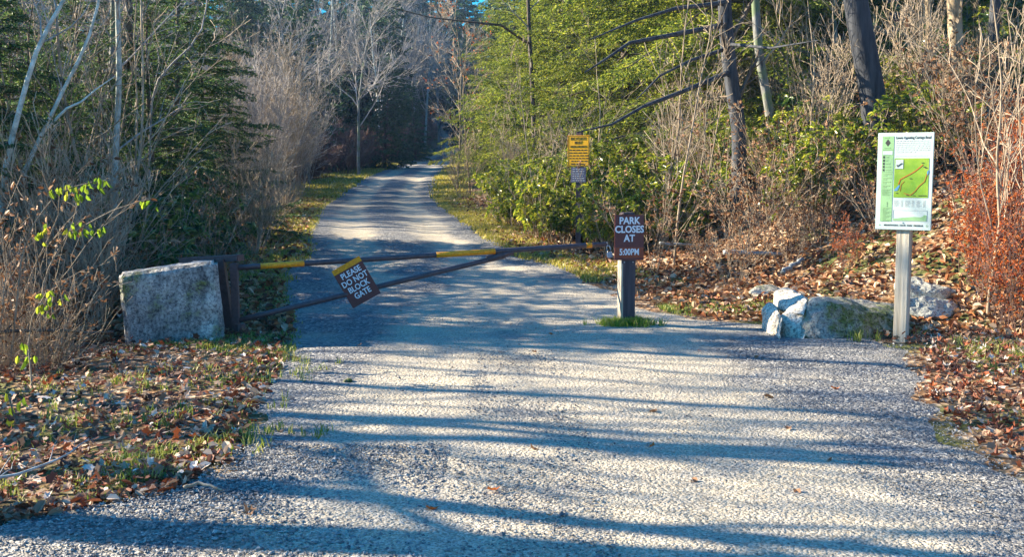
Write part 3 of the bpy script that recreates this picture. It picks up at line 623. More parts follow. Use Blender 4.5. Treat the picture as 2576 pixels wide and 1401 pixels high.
# ------------------------------------------------------------------ concrete block
def subdiv_noise(o, cuts=5, amp=.012, freq=6, bev=.03, keep=0):
    b = bmesh.new(); b.from_mesh(o.data); bmesh.ops.remove_doubles(b, verts=b.verts, dist=1e-5)
    bmesh.ops.recalc_face_normals(b, faces=b.faces)
    if bev: bmesh.ops.bevel(b, geom=list(b.edges), offset=bev, segments=2, affect='EDGES')
    bmesh.ops.triangulate(b, faces=[f for f in b.faces if len(f.verts) > 4])
    for _ in range(cuts):
        long_ = [e for e in b.edges if e.calc_length() > .045]
        if not long_: break
        bmesh.ops.subdivide_edges(b, edges=long_, cuts=1, use_grid_fill=True)
        bmesh.ops.triangulate(b, faces=[f for f in b.faces if len(f.verts) > 4])
    b.normal_update()
    for v in b.verts:
        n = mnoise.fractal(v.co * freq, 1.0, 2.1, 4); v.co += v.normal * n * amp
    for f in b.faces: f.smooth = True
    b.to_mesh(o.data); b.free(); return o
bx, by_ = -3.1, 10.0
t = thing('concrete_block', 'weathered grey concrete block with mossy stain standing left of the gate', 'concrete block', (bx, by_, Hs(bx, by_)))
fr = [at(297, 690, 9.93), at(545, 656, 10.05), at(568, 872, 10.05), at(318, 884, 9.93)]
fr = [Vector((p.x - bx, p.y - by_, p.z - Hs(bx, by_))) for p in fr]
fr[2].z = min(fr[2].z, -.06); fr[3].z = min(fr[3].z, -.06)
bk = [p + Vector((-.20 if i in (0, 3) else -.165, .62, -.03 if i < 2 else 0)) for i, p in enumerate(fr)]
b = MB(); b.add([list(p) for p in fr + bk], [[0, 3, 2, 1], [4, 5, 6, 7], [0, 1, 5, 4], [1, 2, 6, 5], [2, 3, 7, 6], [3, 0, 4, 7]])
o = b.build('block', M['concrete'], t); subdiv_noise(o, 6, .012, 7, .028)

# ------------------------------------------------------------------ gate post frame and gate
def W(x, y, Y): return np.array(at(x, y, Y))
def beam(mb, a, b_, w_, h_):
    a = Vector(a); b_ = Vector(b_); d = (b_ - a); L_ = d.length; q = d.to_track_quat('X', 'Z').to_matrix()
    return mb.box((a + b_) / 2, (L_, w_, h_), q)
gy = 10.55
g0 = Vector(at(575, 835, gy)); zg = Hs(g0.x, gy)
t = thing('gate_post', 'brown steel hinge frame with an overhead arm behind the concrete block', 'gate post', (g0.x, gy, zg))
o0 = Vector((g0.x, gy, zg)); R_ = lambda v: Vector(v) - o0
b = MB(); beam(b, R_(at(554, 650, gy)), R_(at(582, 838, gy)) + Vector((0, 0, -.05)), .09, .075); bevel_obj(b.build('upright', M['steel'], t), .005)
b = MB(); beam(b, R_(at(458, 656, gy + .25)), R_(at(606, 648, gy - .02)), .11, .062); bevel_obj(b.build('top_arm', M['steel'], t), .005)
b = MB(); beam(b, R_(at(560, 852, gy - .05)) + Vector((0, 0, .02)), R_(at(622, 838, gy - .1)), .16, .09); bevel_obj(b.build('hinge_base', M['rust'], t), .012)
b = MB(); p_ = R_(at(603, 830, gy - .1)); b.tubes([[p_ + Vector((0, 0, -.05)), p_ + Vector((0, 0, .06))]], [[.06, .055]], 12, True); b.build('hinge_collar', M['steel'], t)
gp = Vector(at(592, 820, gy - .1))
t = thing('barrier_gate', 'brown steel swing gate with amber bands closed across the gravel road', 'gate', tuple(gp)); R_ = lambda v: Vector(v) - gp
ya, yb_ = gy - .1, 11.62
def yb(x): return ya + (yb_ - ya) * (x - 592) / (1525 - 592)
b = MB(); beam(b, R_(at(589, 662, ya)), R_(at(594, 826, ya)), .075, .068); bevel_obj(b.build('upright', M['steel'], t), .006)
def bar_pt(x): return at(x, 673 + (614 - 673) * (x - 600) / 925, yb(x))
pts = [R_(bar_pt(x)) for x in np.linspace(596, 1526, 12)]
b = MB(); b.tubes([pts], [[.027] * 12], 16, True); ub = b.build('upper_bar', M['steel'], t, True)
for (x0, x1) in ((655, 765), (1097, 1245), (1474, 1488)):
    b = MB(); b.tubes([[R_(bar_pt(x)) for x in np.linspace(x0, x1, 4)]], [[.0295] * 4], 16, True); b.build('amber_band', M['yellow'], ub, True)
def low_pt(x): return at(x, 805 + (640 - 805) * (x - 605) / (1285 - 605), yb(x) + .0)
b = MB(); b.tubes([[R_(low_pt(x)) for x in np.linspace(598, 1270, 9)]], [[.027] * 9], 16, True); b.build('diagonal_brace', M['steel'], t, True)
b = MB(); b.tubes([[R_(at(1225, 652, yb(1225))), R_(at(1290, 634, yb(1290)))]], [[.032, .032]], 12, True); b.build('brace_weld', M['steel'], t, True)
b = MB(); p_ = R_(bar_pt(1526)); b.box(p_, (.03, .05, .05)); bevel_obj(b.build('latch_eye', M['chrome'], t), .008)
# plate on the gate
yc = yb(897) - .05
cen = R_(at(896, 710, yc)); ppm = FPX / yc
sg = MB(); sg.box((0, 0, 0), (81 / ppm, .008, 108 / ppm)); so = sg.build('warning_sign', M['signb'], t); bevel_obj(so, .002)
so.location = cen; so.rotation_euler = (0, -math.radians(29.5), 0)
wS, hS = 81 / ppm, 108 / ppm
b = MB(); plate(b, -wS / 2, wS / 2, hS / 2 - .053, hS / 2 + .001, -.0042, .002); b.build('amber_strip', M['yellow'], so)
for k, body in enumerate(('PLEASE', 'DO NOT', 'BLOCK', 'GATE')):
    text(so, body, .082, .004, hS / 2 - .103 - k * .077, M['white'], .005, .86, .02)
# padlock
lp = Vector(at(1530, 622, yb(1526) - .03))
t = thing('padlock', 'small blue-grey padlock hanging from the free end of the gate', 'padlock', tuple(lp))
a = np.linspace(0, PI, 9); arc = [(.018 * math.cos(q), 0, .018 * math.sin(q)) for q in a]
b = MB(); b.tubes([[(.018, 0, -.06)] + arc + [(-.018, 0, -.06)]], [[.005] * 11], 8, True); b.build('shackle', M['chrome'], t, True)
b = MB(); b.box((0, 0, -.082), (.058, .03, .062)); bevel_obj(b.build('lock_body', M['lockb'], t), .008)
t.rotation_euler = (0, math.radians(-12), 0)

# ------------------------------------------------------------------ boulders
def rock(name, label, loc, hulls, mat, amp=.02, freq=3, group=None):
    t = bpy.data.objects.new(name, None)
    me = bpy.data.meshes.new(name); b = bmesh.new()
    for pts in hulls:
        vs = [b.verts.new(p) for p in pts]; r = bmesh.ops.convex_hull(b, input=vs)
        bmesh.ops.delete(b, geom=list({g for g in r['geom_interior'] + r['geom_unused'] if isinstance(g, bmesh.types.BMVert)}), context='VERTS')
    bmesh.ops.recalc_face_normals(b, faces=b.faces)
    for _ in range(7):
        e = [e for e in b.edges if e.calc_length() > .045]
        if not e: break
        bmesh.ops.subdivide_edges(b, edges=e, cuts=1); bmesh.ops.triangulate(b, faces=[f for f in b.faces if len(f.verts) > 3])
    for _ in range(4): bmesh.ops.smooth_vert(b, verts=b.verts, factor=.5, use_axis_x=True, use_axis_y=True, use_axis_z=True)
    b.normal_update()
    for v in b.verts:
        n = mnoise.fractal(v.co * freq, .9, 2.2, 5); r = mnoise.ridged_multi_fractal(v.co * freq * .8, 1, 2, 3, .8, 1)
        v.co += v.normal * (n * amp + (r - 1) * amp * .5)
    b.to_mesh(me); b.free(); me.materials.append(mat)
    bpy.data.objects.remove(t)
    o = link(name, me); o.location = loc; tag(o, label, 'boulder', group); return o
def Q(x, y, Y, o): p = at(x, y, Y); return (p.x - o[0], p.y - o[1], p.z - o[2])
o = (3.0, 10.7, 0)
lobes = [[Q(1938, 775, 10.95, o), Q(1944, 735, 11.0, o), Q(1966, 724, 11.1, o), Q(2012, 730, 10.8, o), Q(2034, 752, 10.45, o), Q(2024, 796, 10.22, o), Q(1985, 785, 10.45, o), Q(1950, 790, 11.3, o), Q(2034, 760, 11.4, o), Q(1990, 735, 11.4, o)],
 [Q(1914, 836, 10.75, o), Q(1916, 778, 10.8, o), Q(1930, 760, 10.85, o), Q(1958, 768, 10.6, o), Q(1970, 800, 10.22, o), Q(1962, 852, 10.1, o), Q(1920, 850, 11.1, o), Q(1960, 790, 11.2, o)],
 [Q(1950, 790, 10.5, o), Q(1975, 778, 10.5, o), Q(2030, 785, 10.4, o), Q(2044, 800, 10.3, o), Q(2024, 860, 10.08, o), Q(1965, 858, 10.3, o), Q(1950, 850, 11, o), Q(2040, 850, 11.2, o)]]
right = [Q(2004, 850, 10.15, o), Q(2035, 745, 10.45, o), Q(2120, 750, 10.8, o), Q(2260, 778, 10.7, o), Q(2290, 795, 10.5, o), Q(2290, 850, 10.4, o), Q(2100, 862, 10.1, o), Q(2040, 748, 11.3, o), Q(2240, 760, 11.4, o), Q(2050, 860, 11.3, o), Q(2270, 855, 11.4, o), Q(2090, 765, 10.3, o), Q(2240, 790, 10.4, o)]
t = thing('boulder', 'long low boulder with split left end coloured pale for sunlight and dark mossy face beside the map post', 'boulder', o)
for hull_, mt_, nm_ in ((lobes, 'rocklit', 'split_end'), ([right], 'rockm', 'mossy_face')):
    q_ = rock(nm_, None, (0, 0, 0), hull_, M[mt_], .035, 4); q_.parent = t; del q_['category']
o = (5.0, 12.2, 0)
r2a = [Q(2240, 790, 11.9, o), Q(2248, 700, 12.0, o), Q(2262, 690, 12.4, o), Q(2310, 692, 12.6, o), Q(2480, 715, 13.0, o), Q(2500, 790, 12.6, o), Q(2330, 785, 11.9, o), Q(2300, 735, 11.9, o), Q(2290, 805, 11.8, o), Q(2260, 760, 13.2, o), Q(2480, 760, 13.4, o), Q(2420, 735, 12.1, o)]
r2b = [Q(2275, 745, 11.7, o), Q(2330, 735, 11.8, o), Q(2420, 765, 11.9, o), Q(2380, 800, 11.5, o), Q(2310, 800, 11.45, o), Q(2280, 790, 11.5, o), Q(2430, 810, 11.9, o), Q(2300, 820, 12, o)]
rock('boulder', 'broad flat-topped boulder half hidden behind the map post and red brush', o, [r2a, r2b], M['rock'], .04, 3.2)
o = (2.9, 12.0, 0)
rock('boulder', 'small bluish rock low in the leaves left of the long boulder', o, [[Q(1880, 735, 13, o), Q(1905, 715, 13, o), Q(1945, 712, 13.1, o), Q(1975, 730, 13, o), Q(1960, 745, 12.8, o), Q(1890, 745, 12.8, o), Q(1900, 740, 13.5, o), Q(1960, 740, 13.5, o)]], M['rockm'], .01, 6)
# small stones on the road
for (x_, y_, s_, lb) in [(871, 967, .045, 'small brown stone lying alone on the gravel left of centre'), (1180, 911, .02, 'tiny pale stone on the gravel below the gate sign'), (1205, 768, .03, 'pale stone in the shade beyond the gate'), (1230, 1360, .02, 'dark stone at the bottom of the gravel'), (2305, 1345, .02, 'small dark stone near the right bottom of the gravel')]:
    k = 1.6 / ((y_ - 422) / FPX); X_ = (x_ - CX) * k / FPX
    pts = [tuple((rng.normal(0, 1, 3) * s_ * np.array([.8, .8, .5])).tolist()) for _ in range(14)]
    o = rock('stone', lb, (X_, k, Hs(X_, k) + s_ * .4), [pts], M['rockm'], .003, 20); o['category'] = 'stone'
for (x_, y_, Y_, s_, lb) in [(1135, 348, 96, .45, 'grey boulder beside the far bend of the road'), (1128, 372, 92, .3, 'pale low boulder at the edge of the far bend')]:
    p = at(x_, y_, Y_); pts = [tuple((rng.normal(0, 1, 3) * s_ * np.array([1, .8, .5])).tolist()) for _ in range(16)]
    rock('boulder', lb, (p.x, Y_, Hs(p.x, Y_) + s_ * .2), [pts], M['rock'], .05, 2)

# ------------------------------------------------------------------ dead logs and sticks
def log(name, label, pts, r0, r1, mat, cat='log', stubs=0):
    P_ = np.array(pts, float); o = P_[0].copy(); K = 9
    tt = np.linspace(0, 1, K); Pi = np.stack([np.interp(tt, np.linspace(0, 1, len(P_)), P_[:, i]) for i in range(3)], -1) - o
    Pi += rng.normal(0, r0 * .25, Pi.shape)
    b = MB(); R = np.linspace(r0, r1, K); b.tubes([Pi], [R], 8, True)
    if stubs:
        c, cr = children(Pi[None], R[None], stubs, .2, .95, .8, .3, .5, 4, .02, .15); b.tubes(c, cr, 4)
    ob = b.build(name, mat, None, True); ob.location = o; tag(ob, label, cat); return ob
log('fallen_log', 'pale grey fallen log lying across the leaves behind the park hours sign', [at(1822, 634, 14.8), at(1880, 636, 14.9), at(1965, 640, 15)], .035, .025, M['deadwood'])
log('broken_branch', 'slanted grey broken branch sticking out of the leaves below the brown bush', [at(1968, 684, 14.0), at(2018, 652, 14.3)], .035, .03, M['deadwood'], 'branch')
log('fallen_log', 'thin pale log on the bank at the edge of the laurels', [at(1660, 612, 15.5), at(1810, 620, 15.8)], .02, .015, M['deadwood'])
log('fallen_branch', 'forked grey stick lying on the leaves in the lower left corner', [(-2.75, 5.25, .05), (-2.5, 5.35, .07), (-2.3, 5.5, .12), (-2.2, 5.6, .2)], .010, .003, M['deadwood'], 'branch', 5)
log('fallen_branch', 'short curved stick on the gravel edge below the leaf bed', [(-1.62, 5.28, .03), (-1.55, 5.3, .05), (-1.42, 5.25, .03)], .010, .006, M['twig'], 'branch')
log('fallen_branch', 'long dark stick lying deep in the left brush', [(-4.6, 8.3, .25), (-4.0, 8.7, .3), (-3.3, 9.0, .25)], .02, .01, M['bark'], 'branch', 3)

# individual leaves lying on the road
def leaf_proto(kind, mat, size, name):
    b = MB(); leaves(b, np.zeros((1, 3)), np.array([[1., 0, 0]]), np.array([[.1, .1, 1.]]), size, size * .7, kind, .22)
    o = b.build(name, mat); tag(o, 'x', 'leaf'); return o
LP = [leaf_proto('lobed', M['brown'], .11, 'fallen_leaf'), leaf_proto('lobed', M['orange'], .09, 'fallen_leaf'), leaf_proto('leaf', M['brown'], .10, 'fallen_leaf')]
LU = [False] * 3
spots = [(1330, 1150), (1170, 1135), (1640, 1150), (1240, 1115), (2100, 1180), (1440, 1000), (1340, 898), (1915, 905), (1220, 1262), (1620, 1125), (700, 1110), (1550, 1280), (1990, 1095), (2260, 1070), (1060, 1310), (2240, 1285), (2020, 1260), (780, 730), (1000, 790), (1130, 780), (1390, 850), (1700, 955), (1930, 1010), (1500, 940), (900, 880), (1090, 960), (2100, 990), (1260, 1180), (1750, 1230), (850, 1160), (610, 1310), (1480, 1370), (1380, 1330), (1880, 1140), (1660, 1050), (2400, 1230), (2490, 1300), (1820, 860), (1760, 890), (1120, 890)][::2] + [(1915, 905)]
for k, (x_, y_) in enumerate(spots):
    Y_ = 1.6 / ((y_ - 422) / FPX); X_ = (x_ - CX) * Y_ / FPX; q = k % 3
    if LU[q]: o = LP[q].copy(); C.objects.link(o)
    else: o = LP[q]; LU[q] = True
    o.location = (X_, Y_, Hs(X_, Y_) + .025); o.rotation_euler = (random.uniform(-.3, .3), random.uniform(-.3, .3), random.uniform(0, 6.28)); s_ = random.uniform(.5, .9); o.scale = (s_, s_, s_)
    o['label'] = ['lobed dry brown leaf lying on the open gravel', 'lobed orange leaf lying on the open gravel', 'narrow dry brown leaf lying on the open gravel'][q]; o['group'] = 'fallen leaves on the open gravel'

# ------------------------------------------------------------------ vegetation prototypes
def make_hemlock(seed, h, R, base, nb, mat, card=(.07, .025), dens=1.9, sparse=.095, name='hemlock_tree', shape=.75):
    global rng; rng = np.random.default_rng(seed)
    t = thing(name, 'x', 'tree')
    P, Rr = grow([[0, 0, -.2]], [[.02, 0, 1]], [h], h * .014 + .03, .01, 14, .05, .02)
    b = MB(); b.tubes(P, Rr, 10); b.build('trunk', M['bark'], t, True)
    tt = base + (1 - base) * (np.arange(nb) + rng.random(nb)) / nb; tt = np.clip(tt, 0, .985)
    p, tan, r = onpath(P, Rr, np.zeros(nb, int), tt)
    az = np.arange(nb) * 2.399 + rng.normal(0, .3, nb)
    rel = (tt - base) / (1 - base)
    L_ = (R * (1 - rel) ** shape * rng.uniform(.65, 1.12, nb) + .25)
    d = np.stack([np.cos(az), np.sin(az), -.05 + .5 * rel + rng.normal(0, .08, nb)], -1)
    B, BR = grow(p, d, L_, .008 + .006 * L_, .003, 8, -.035, .06)
    wood = MB(); wood.tubes(B, BR, 5)
    cnt = np.maximum((L_ / sparse).astype(int) * 2, 4); i = np.repeat(np.arange(nb), cnt); n = len(i)
    ts = .12 + .88 * rng.random(n) ** .8; q, tn, rr = onpath(B, BR, i, ts)
    side = unit(np.cross(tn, [0, 0, 1.])) * rng.choice([-1, 1], n)[:, None]
    dd = tn * .75 + side * rng.uniform(.5, 1.0, n)[:, None] + rng.normal(0, .12, (n, 3)) + np.array([0, 0, -.1])
    TL = (L_[i] * .30 * (1.05 - ts) + .16) * rng.uniform(.6, 1.3, n)
    T, TR = grow(q, dd, TL, .0035, .0015, 4, -.08, .10); wood.tubes(T, TR, 3)
    wood.build('branches', M['bark'], t)
    c2 = np.maximum((TL / .036 * dens).astype(int), 3); j = np.repeat(np.arange(n), c2); m = len(j)
    tk = rng.random(m); q, tn, _ = onpath(T, TR, j, tk)
    sd2 = unit(np.cross(tn, [0, 0, 1.])) * rng.choice([-1, 1], m)[:, None]
    D = tn * .7 + sd2 * rng.uniform(.3, 1.0, m)[:, None] + rng.normal(0, .35, (m, 3)) + np.array([0, 0, -.12])
    N_ = np.array([0, 0, 1.]) + rng.normal(0, .75, (m, 3))
    b = MB(); leaves(b, q, D, N_, card[0] * rng.uniform(.6, 1.3, m), card[1] * rng.uniform(.8, 1.3, m), 'card', .3)
    b.build('crown', mat, t)
    return Proto(t)
def make_bare(seed, h, mat, r=None, lean=0, n1=14, n2=7, n3=4, name='bare_tree', leaf=None, nleaf=0, ang=.75, t0=.25, lr=.5, twmat=None, wig=.05, thick=1.0):
    global rng; rng = np.random.default_rng(seed)
    t = thing(name, 'x', 'tree'); r = r or h * .012 + .01
    P, Rr = grow([[0, 0, -.15]], [[lean, 0, 1]], [h], r, r * .25, 12, .02, wig)
    b = MB(); b.tubes(P, Rr, 9); b.build('trunk', mat, t, True)
    b = MB(); A, AR = children(P, Rr, n1, t0, .98, ang, lr, .5, 7, .05, .10, .3, .55); b.tubes(A, AR, 5)
    B, BR = children(A, AR, n2, .2, 1, .6, .5, .6, 5, .04, .14, .4); BR = np.maximum(BR, .004 * thick); b.tubes(B, BR, 4)
    if n3: D_, DR = children(B, BR, n3, .15, 1, .6, .6, .6, 4, .04, .16, .5); DR = np.maximum(DR, .003 * thick); b.tubes(D_, DR, 3)
    else: D_, DR = B, BR
    b.build('branches', twmat or mat, t)
    if leaf:
        i = rng.integers(0, len(D_), nleaf); q, tn, _ = onpath(D_, DR, i, rng.random(nleaf))
        b = MB(); leaves(b, q, tn + rng.normal(0, .6, (nleaf, 3)) + np.array([0, 0, -.5]), rng.normal(0, 1, (nleaf, 3)), .08 * rng.uniform(.7, 1.3, nleaf), .045, 'leaf', .2); b.build('leaves', leaf, t)
    return Proto(t)
def make_shrub(seed, h, mat, stems=12, spread=.5, n1=7, n2=4, r=.009, name='bare_shrub', leaf=None, nleaf=0, lsize=.07, lw=.5, base=.15, tuftn=0, n3=0, wig=.07, minr=.0035, trop=.04, lkind='leaf'):
    global rng; rng = np.random.default_rng(seed)
    t = thing(name, 'x', 'shrub'); n = stems
    a = rng.uniform(0, 2 * PI, n); rad = rng.uniform(0, base, n); sp = spread * rng.uniform(.1, 1.2, n)
    p0 = np.stack([rad * np.cos(a), rad * np.sin(a), np.full(n, -.06)], -1); d = np.stack([np.cos(a) * sp, np.sin(a) * sp, np.ones(n)], -1)
    A, AR = grow(p0, d, h * rng.uniform(.6, 1.15, n), r, max(r * .35, minr), 8, trop, wig)
    b = MB(); b.tubes(A, AR, 5)
    B, BR = children(A, AR, n1, .2, 1, .55, .42, .65, 5, .06, .10, .5); BR = np.maximum(BR, minr); b.tubes(B, BR, 4)
    T, TR = B, BR
    if n2: T, TR = children(B, BR, n2, .2, 1, .6, .55, .7, 4, .05, .14, .6); TR = np.maximum(TR, minr * .8); b.tubes(T, TR, 3)
    if n3: T, TR = children(T, TR, n3, .2, 1, .6, .6, .7, 3, .05, .14, .6); TR = np.maximum(TR, minr * .7); b.tubes(T, TR, 3)
    b.build('stems', mat, t)
    if leaf:
        b = MB()
        if tuftn:    # whorls of leaves at the tips
            q = np.repeat(T[:, -1], tuftn, 0); tn = np.repeat(unit(T[:, -1] - T[:, -2]), tuftn, 0); m = len(q)
            D = tn * .35 + unit(np.cross(tn, rng.normal(0, 1, (m, 3)))) + np.array([0, 0, -.05]); N_ = tn + np.array([0, 0, .8]) + rng.normal(0, .25, (m, 3))
            q = q - tn * rng.uniform(0, .05, (m, 1))
        else:
            m = nleaf; i = rng.integers(0, len(T), m); q, tn, _ = onpath(T, TR, i, rng.random(m)); D = tn + rng.normal(0, .6, (m, 3)) + np.array([0, 0, -.5]); N_ = rng.normal(0, 1, (m, 3))
        leaves(b, q, D, N_, lsize * rng.uniform(.65, 1.3, m), lsize * lw * rng.uniform(.8, 1.2, m), lkind, .15)
        b.build('leaves', leaf, t)
    return Proto(t)

HEM = [make_hemlock(11, 9.0, 4.0, .08, 150, M['hemlock']), make_hemlock(12, 8.0, 3.2, .06, 150, M['hemlock'])]
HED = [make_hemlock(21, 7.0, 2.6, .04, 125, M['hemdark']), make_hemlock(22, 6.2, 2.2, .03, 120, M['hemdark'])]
FAR = [make_hemlock(31, 13, 3.2, .03, 150, M['pine'], (.26, .12), .5, .2, 'conifer_tree', .6), make_hemlock(32, 11, 2.8, .02, 140, M['pine'], (.26, .12), .5, .2, 'conifer_tree', .6)]
BT = [make_bare(41, 8.5, M['barkg'], .09, .03, 18, 8, 5, twmat=M['twigg'], thick=2.0), make_bare(42, 7.5, M['barkg'], .07, -.05, 16, 8, 5, twmat=M['twigg'], thick=2.0), make_bare(43, 9.5, M['birch'], .10, .06, 16, 8, 5, twmat=M['twigg'], thick=2.0)]
BTL = [make_bare(44, 5.5, M['barkt'], .035, .1, 14, 7, 4, 'oak_sapling' and 'sapling_tree', M['orange'], 350, twmat=M['twig'])] if False else [make_bare(44, 5.5, M['barkt'], .035, .1, 14, 7, 4, name='sapling_tree', leaf=M['orange'], nleaf=110, twmat=M['twig'], thick=1.4)]
SAP = [make_bare(51 + k, 3.2 + .5 * k, M['twig'], .014 + .003 * k, .08 * (k - 1), 9, 4, 2, name='sapling', t0=.15, ang=.5, lr=.45, wig=.07, thick=1.2) for k in range(4)]
SHR = [make_shrub(61 + k, 1.9 + .3 * k, M['twig'], 14, .42, 8, 4, .008, minr=.0038) for k in range(3)]
SHG = [make_shrub(66 + k, 3.4 + .4 * k, M['twig' if k else 'twigg'], 22, .30, 10, 5, .011, minr=.005, base=.5, n3=2) for k in range(2)]
SHD = [make_shrub(71 + k, 1.8 + .3 * k, M['twigr'], 26, .7, 9, 5, .01, minr=.008, base=.5, n3=2) for k in range(2)]
LAU = [make_shrub(81 + k, 1.0 + .12 * k, M['twig'], 15, .75, 5, 3, .008, name='laurel_bush', leaf=M['laurel'], tuftn=9, lsize=.085, lw=.36, base=.3) for k in range(3)]
LAG = [make_shrub(86 + k, 1.1 + .15 * k, M['twigg'], 15, .8, 5, 3, .008, name='laurel_bush', leaf=M['laureld'], tuftn=9, lsize=.10, lw=.36, base=.3) for k in range(2)]
BRN = [make_shrub(91 + k, 1.4 + .3 * k, M['twig'], 11, .55, 6, 3, .006, name='brown_leaved_shrub', leaf=M['brown'], nleaf=420, lsize=.065, base=.25, minr=.003) for k in range(2)]
ORG = [make_shrub(96 + k, 1.7 + .5 * k, M['twigr'], 14, .35, 7, 3, .007, name='red_leaved_shrub', leaf=M['orange'], nleaf=750, lsize=.07, base=.3, minr=.003) for k in range(2)]
WEE = [make_shrub(101 + k, .9 + .3 * k, M['twig'], 12, .75, 4, 2, .004, name='dry_weed', leaf=M['brown'], nleaf=160, lsize=.05, base=.3, minr=.0022, wig=.17) for k in range(3)]
STR = [make_shrub(106 + k, .8 + .15 * k, M['straw'], 34, .8, 2, 0, .003, name='dry_grass_clump', base=.35, minr=.0018, wig=.16, trop=-.05) for k in range(2)]
rng = np.random.default_rng(99)

def pick(l): return l[random.randrange(len(l))]
def gx(x, Y): return (x - CX) * Y / FPX
# --- right side conifers
HEM[0].place(4.3, 22.5, 'large sunlit hemlock whose boughs sweep left over the bank behind the helmet sign', rz=.4, sc=1.15)
HEM[1].place(2.9, 27.5, 'sunlit hemlock between the road and the large hemlock', rz=2, sc=1.1)
HEM[0].place(1.5, 34, 'yellow-green hemlock standing at the right road edge before the bend', rz=3.4, sc=.95)
HEM[1].place(5.6, 31, 'hemlock directly behind the large sunlit hemlock', rz=5.1, sc=1.25)
HEM[1].place(.2, 46, 'hemlock at the right of the road where it bends', rz=1, sc=1.05)
HEM[1].place(6.0, 23.5, 'hemlock just right of the dark bough-bearing trunk', rz=2.2, sc=.95)
HEM[0].place(7.5, 27, 'dark-branched hemlock among the trunks on the right bank', rz=4, sc=1.0)
for (x_, y_, s_) in [(0.6, 60, 1.0), (3.5, 52, 1.2), (6.5, 42, 1.1), (12, 33, .9), (10, 46, 1.2), (16, 40, 1.1), (14, 28, .75), (8, 24.5, .8), (11.5, 25.5, .8), (2.2, 38, 1.0), (.6, 40, .85), (-.5, 75, 1.0), (19, 33, .9)]:
    pick(HEM).place(x_, y_, 'hemlock in the dense stand high on the right bank', 'hemlocks filling the right bank', sc=s_)
# --- left side conifers (they shade the road beyond the gate)
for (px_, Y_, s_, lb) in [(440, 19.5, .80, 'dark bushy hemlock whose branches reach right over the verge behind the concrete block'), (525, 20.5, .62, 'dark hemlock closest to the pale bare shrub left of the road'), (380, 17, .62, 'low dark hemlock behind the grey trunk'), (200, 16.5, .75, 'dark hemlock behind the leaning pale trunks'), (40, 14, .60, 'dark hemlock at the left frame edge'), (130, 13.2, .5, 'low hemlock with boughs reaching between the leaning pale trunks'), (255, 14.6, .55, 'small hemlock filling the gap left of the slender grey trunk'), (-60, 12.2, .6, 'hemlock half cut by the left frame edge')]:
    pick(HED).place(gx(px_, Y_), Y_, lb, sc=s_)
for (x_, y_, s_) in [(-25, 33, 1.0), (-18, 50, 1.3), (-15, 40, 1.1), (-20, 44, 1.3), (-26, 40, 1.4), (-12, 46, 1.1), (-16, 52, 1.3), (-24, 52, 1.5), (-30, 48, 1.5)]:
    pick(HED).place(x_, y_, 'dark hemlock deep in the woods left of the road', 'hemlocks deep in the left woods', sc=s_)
# --- far forest
far_spots = []
r2_ = random.Random(5)
for k in range(150):
    Y_ = r2_.uniform(78, 150); X_ = r2_.uniform(-.55 * Y_, .32 * Y_)
    if X_ > edgeL(Y_) - 1.5 and X_ < edgeR(Y_) + 1.5 and Y_ < 172: continue
    if abs(X_ - float(edgeL(Y_))) < 2.5: continue
    far_spots.append((X_, Y_))
for X_, Y_ in far_spots:
    pick(FAR).place(X_, Y_, 'tall evergreen in the blue shaded forest beyond the bend', 'evergreens of the far forest', sc=r2_.uniform(.75, 1.25))
FAR[1].place(gx(968, 64), 64, 'small pale green pine catching light behind the bare tree', rz=0, sc=.62)
FAR[0].place(gx(1020, 70), 78, 'broad dark conifer left of the far bend', rz=1, sc=.42)
FAR[1].place(gx(985, 74), 84, 'dark low conifer above the shaded thicket', rz=2, sc=.42)
for (x_, y_, s_) in [(-11, 60, .9), (-14, 66, 1.0), (-19, 62, 1.1), (-24, 68, 1.2), (-30, 62, 1.2), (-10, 84, 1.0)]:
    pick(FAR).place(x_, y_, 'evergreen behind the bare trees left of the road', 'evergreens behind the left bare trees', sc=s_)
for k in range(46):
    Y_ = r2_.uniform(158, 215); X_ = r2_.uniform(-.36 * Y_, .12 * Y_)
    if Y_ < 176 and edgeL(Y_) - 3 < X_ < edgeR(Y_) + 3: continue
    pick(FAR).place(X_, Y_, 'evergreen on the distant rise that closes the view up the road', 'evergreens on the distant rise', sc=r2_.uniform(1.0, 1.5))
for (px_, Y_, s_) in [(1165, 118, .7), (1185, 104, .8), (1010, 122, .9), (1045, 140, 1.0), (1160, 140, .9), (1000, 104, .6), (940, 118, 1.3), (1000, 130, 1.45), (1060, 150, 1.7), (1110, 158, 1.7), (1150, 150, 1.6), (1200, 130, 1.3), (1240, 110, 1.2), (890, 108, 1.2), (1030, 165, 1.8), (1085, 172, 1.8), (840, 112, 1.5), (790, 100, 1.4), (740, 105, 1.5), (880, 128, 1.7), (960, 150, 1.8), (690, 95, 1.5), (1010, 150, 1.8), (640, 90, 1.4)]:
    pick(FAR).place(gx(px_, Y_), Y_, 'blue-shaded evergreen crowding the far end of the road', 'evergreens at the far end of the road', sc=s_)
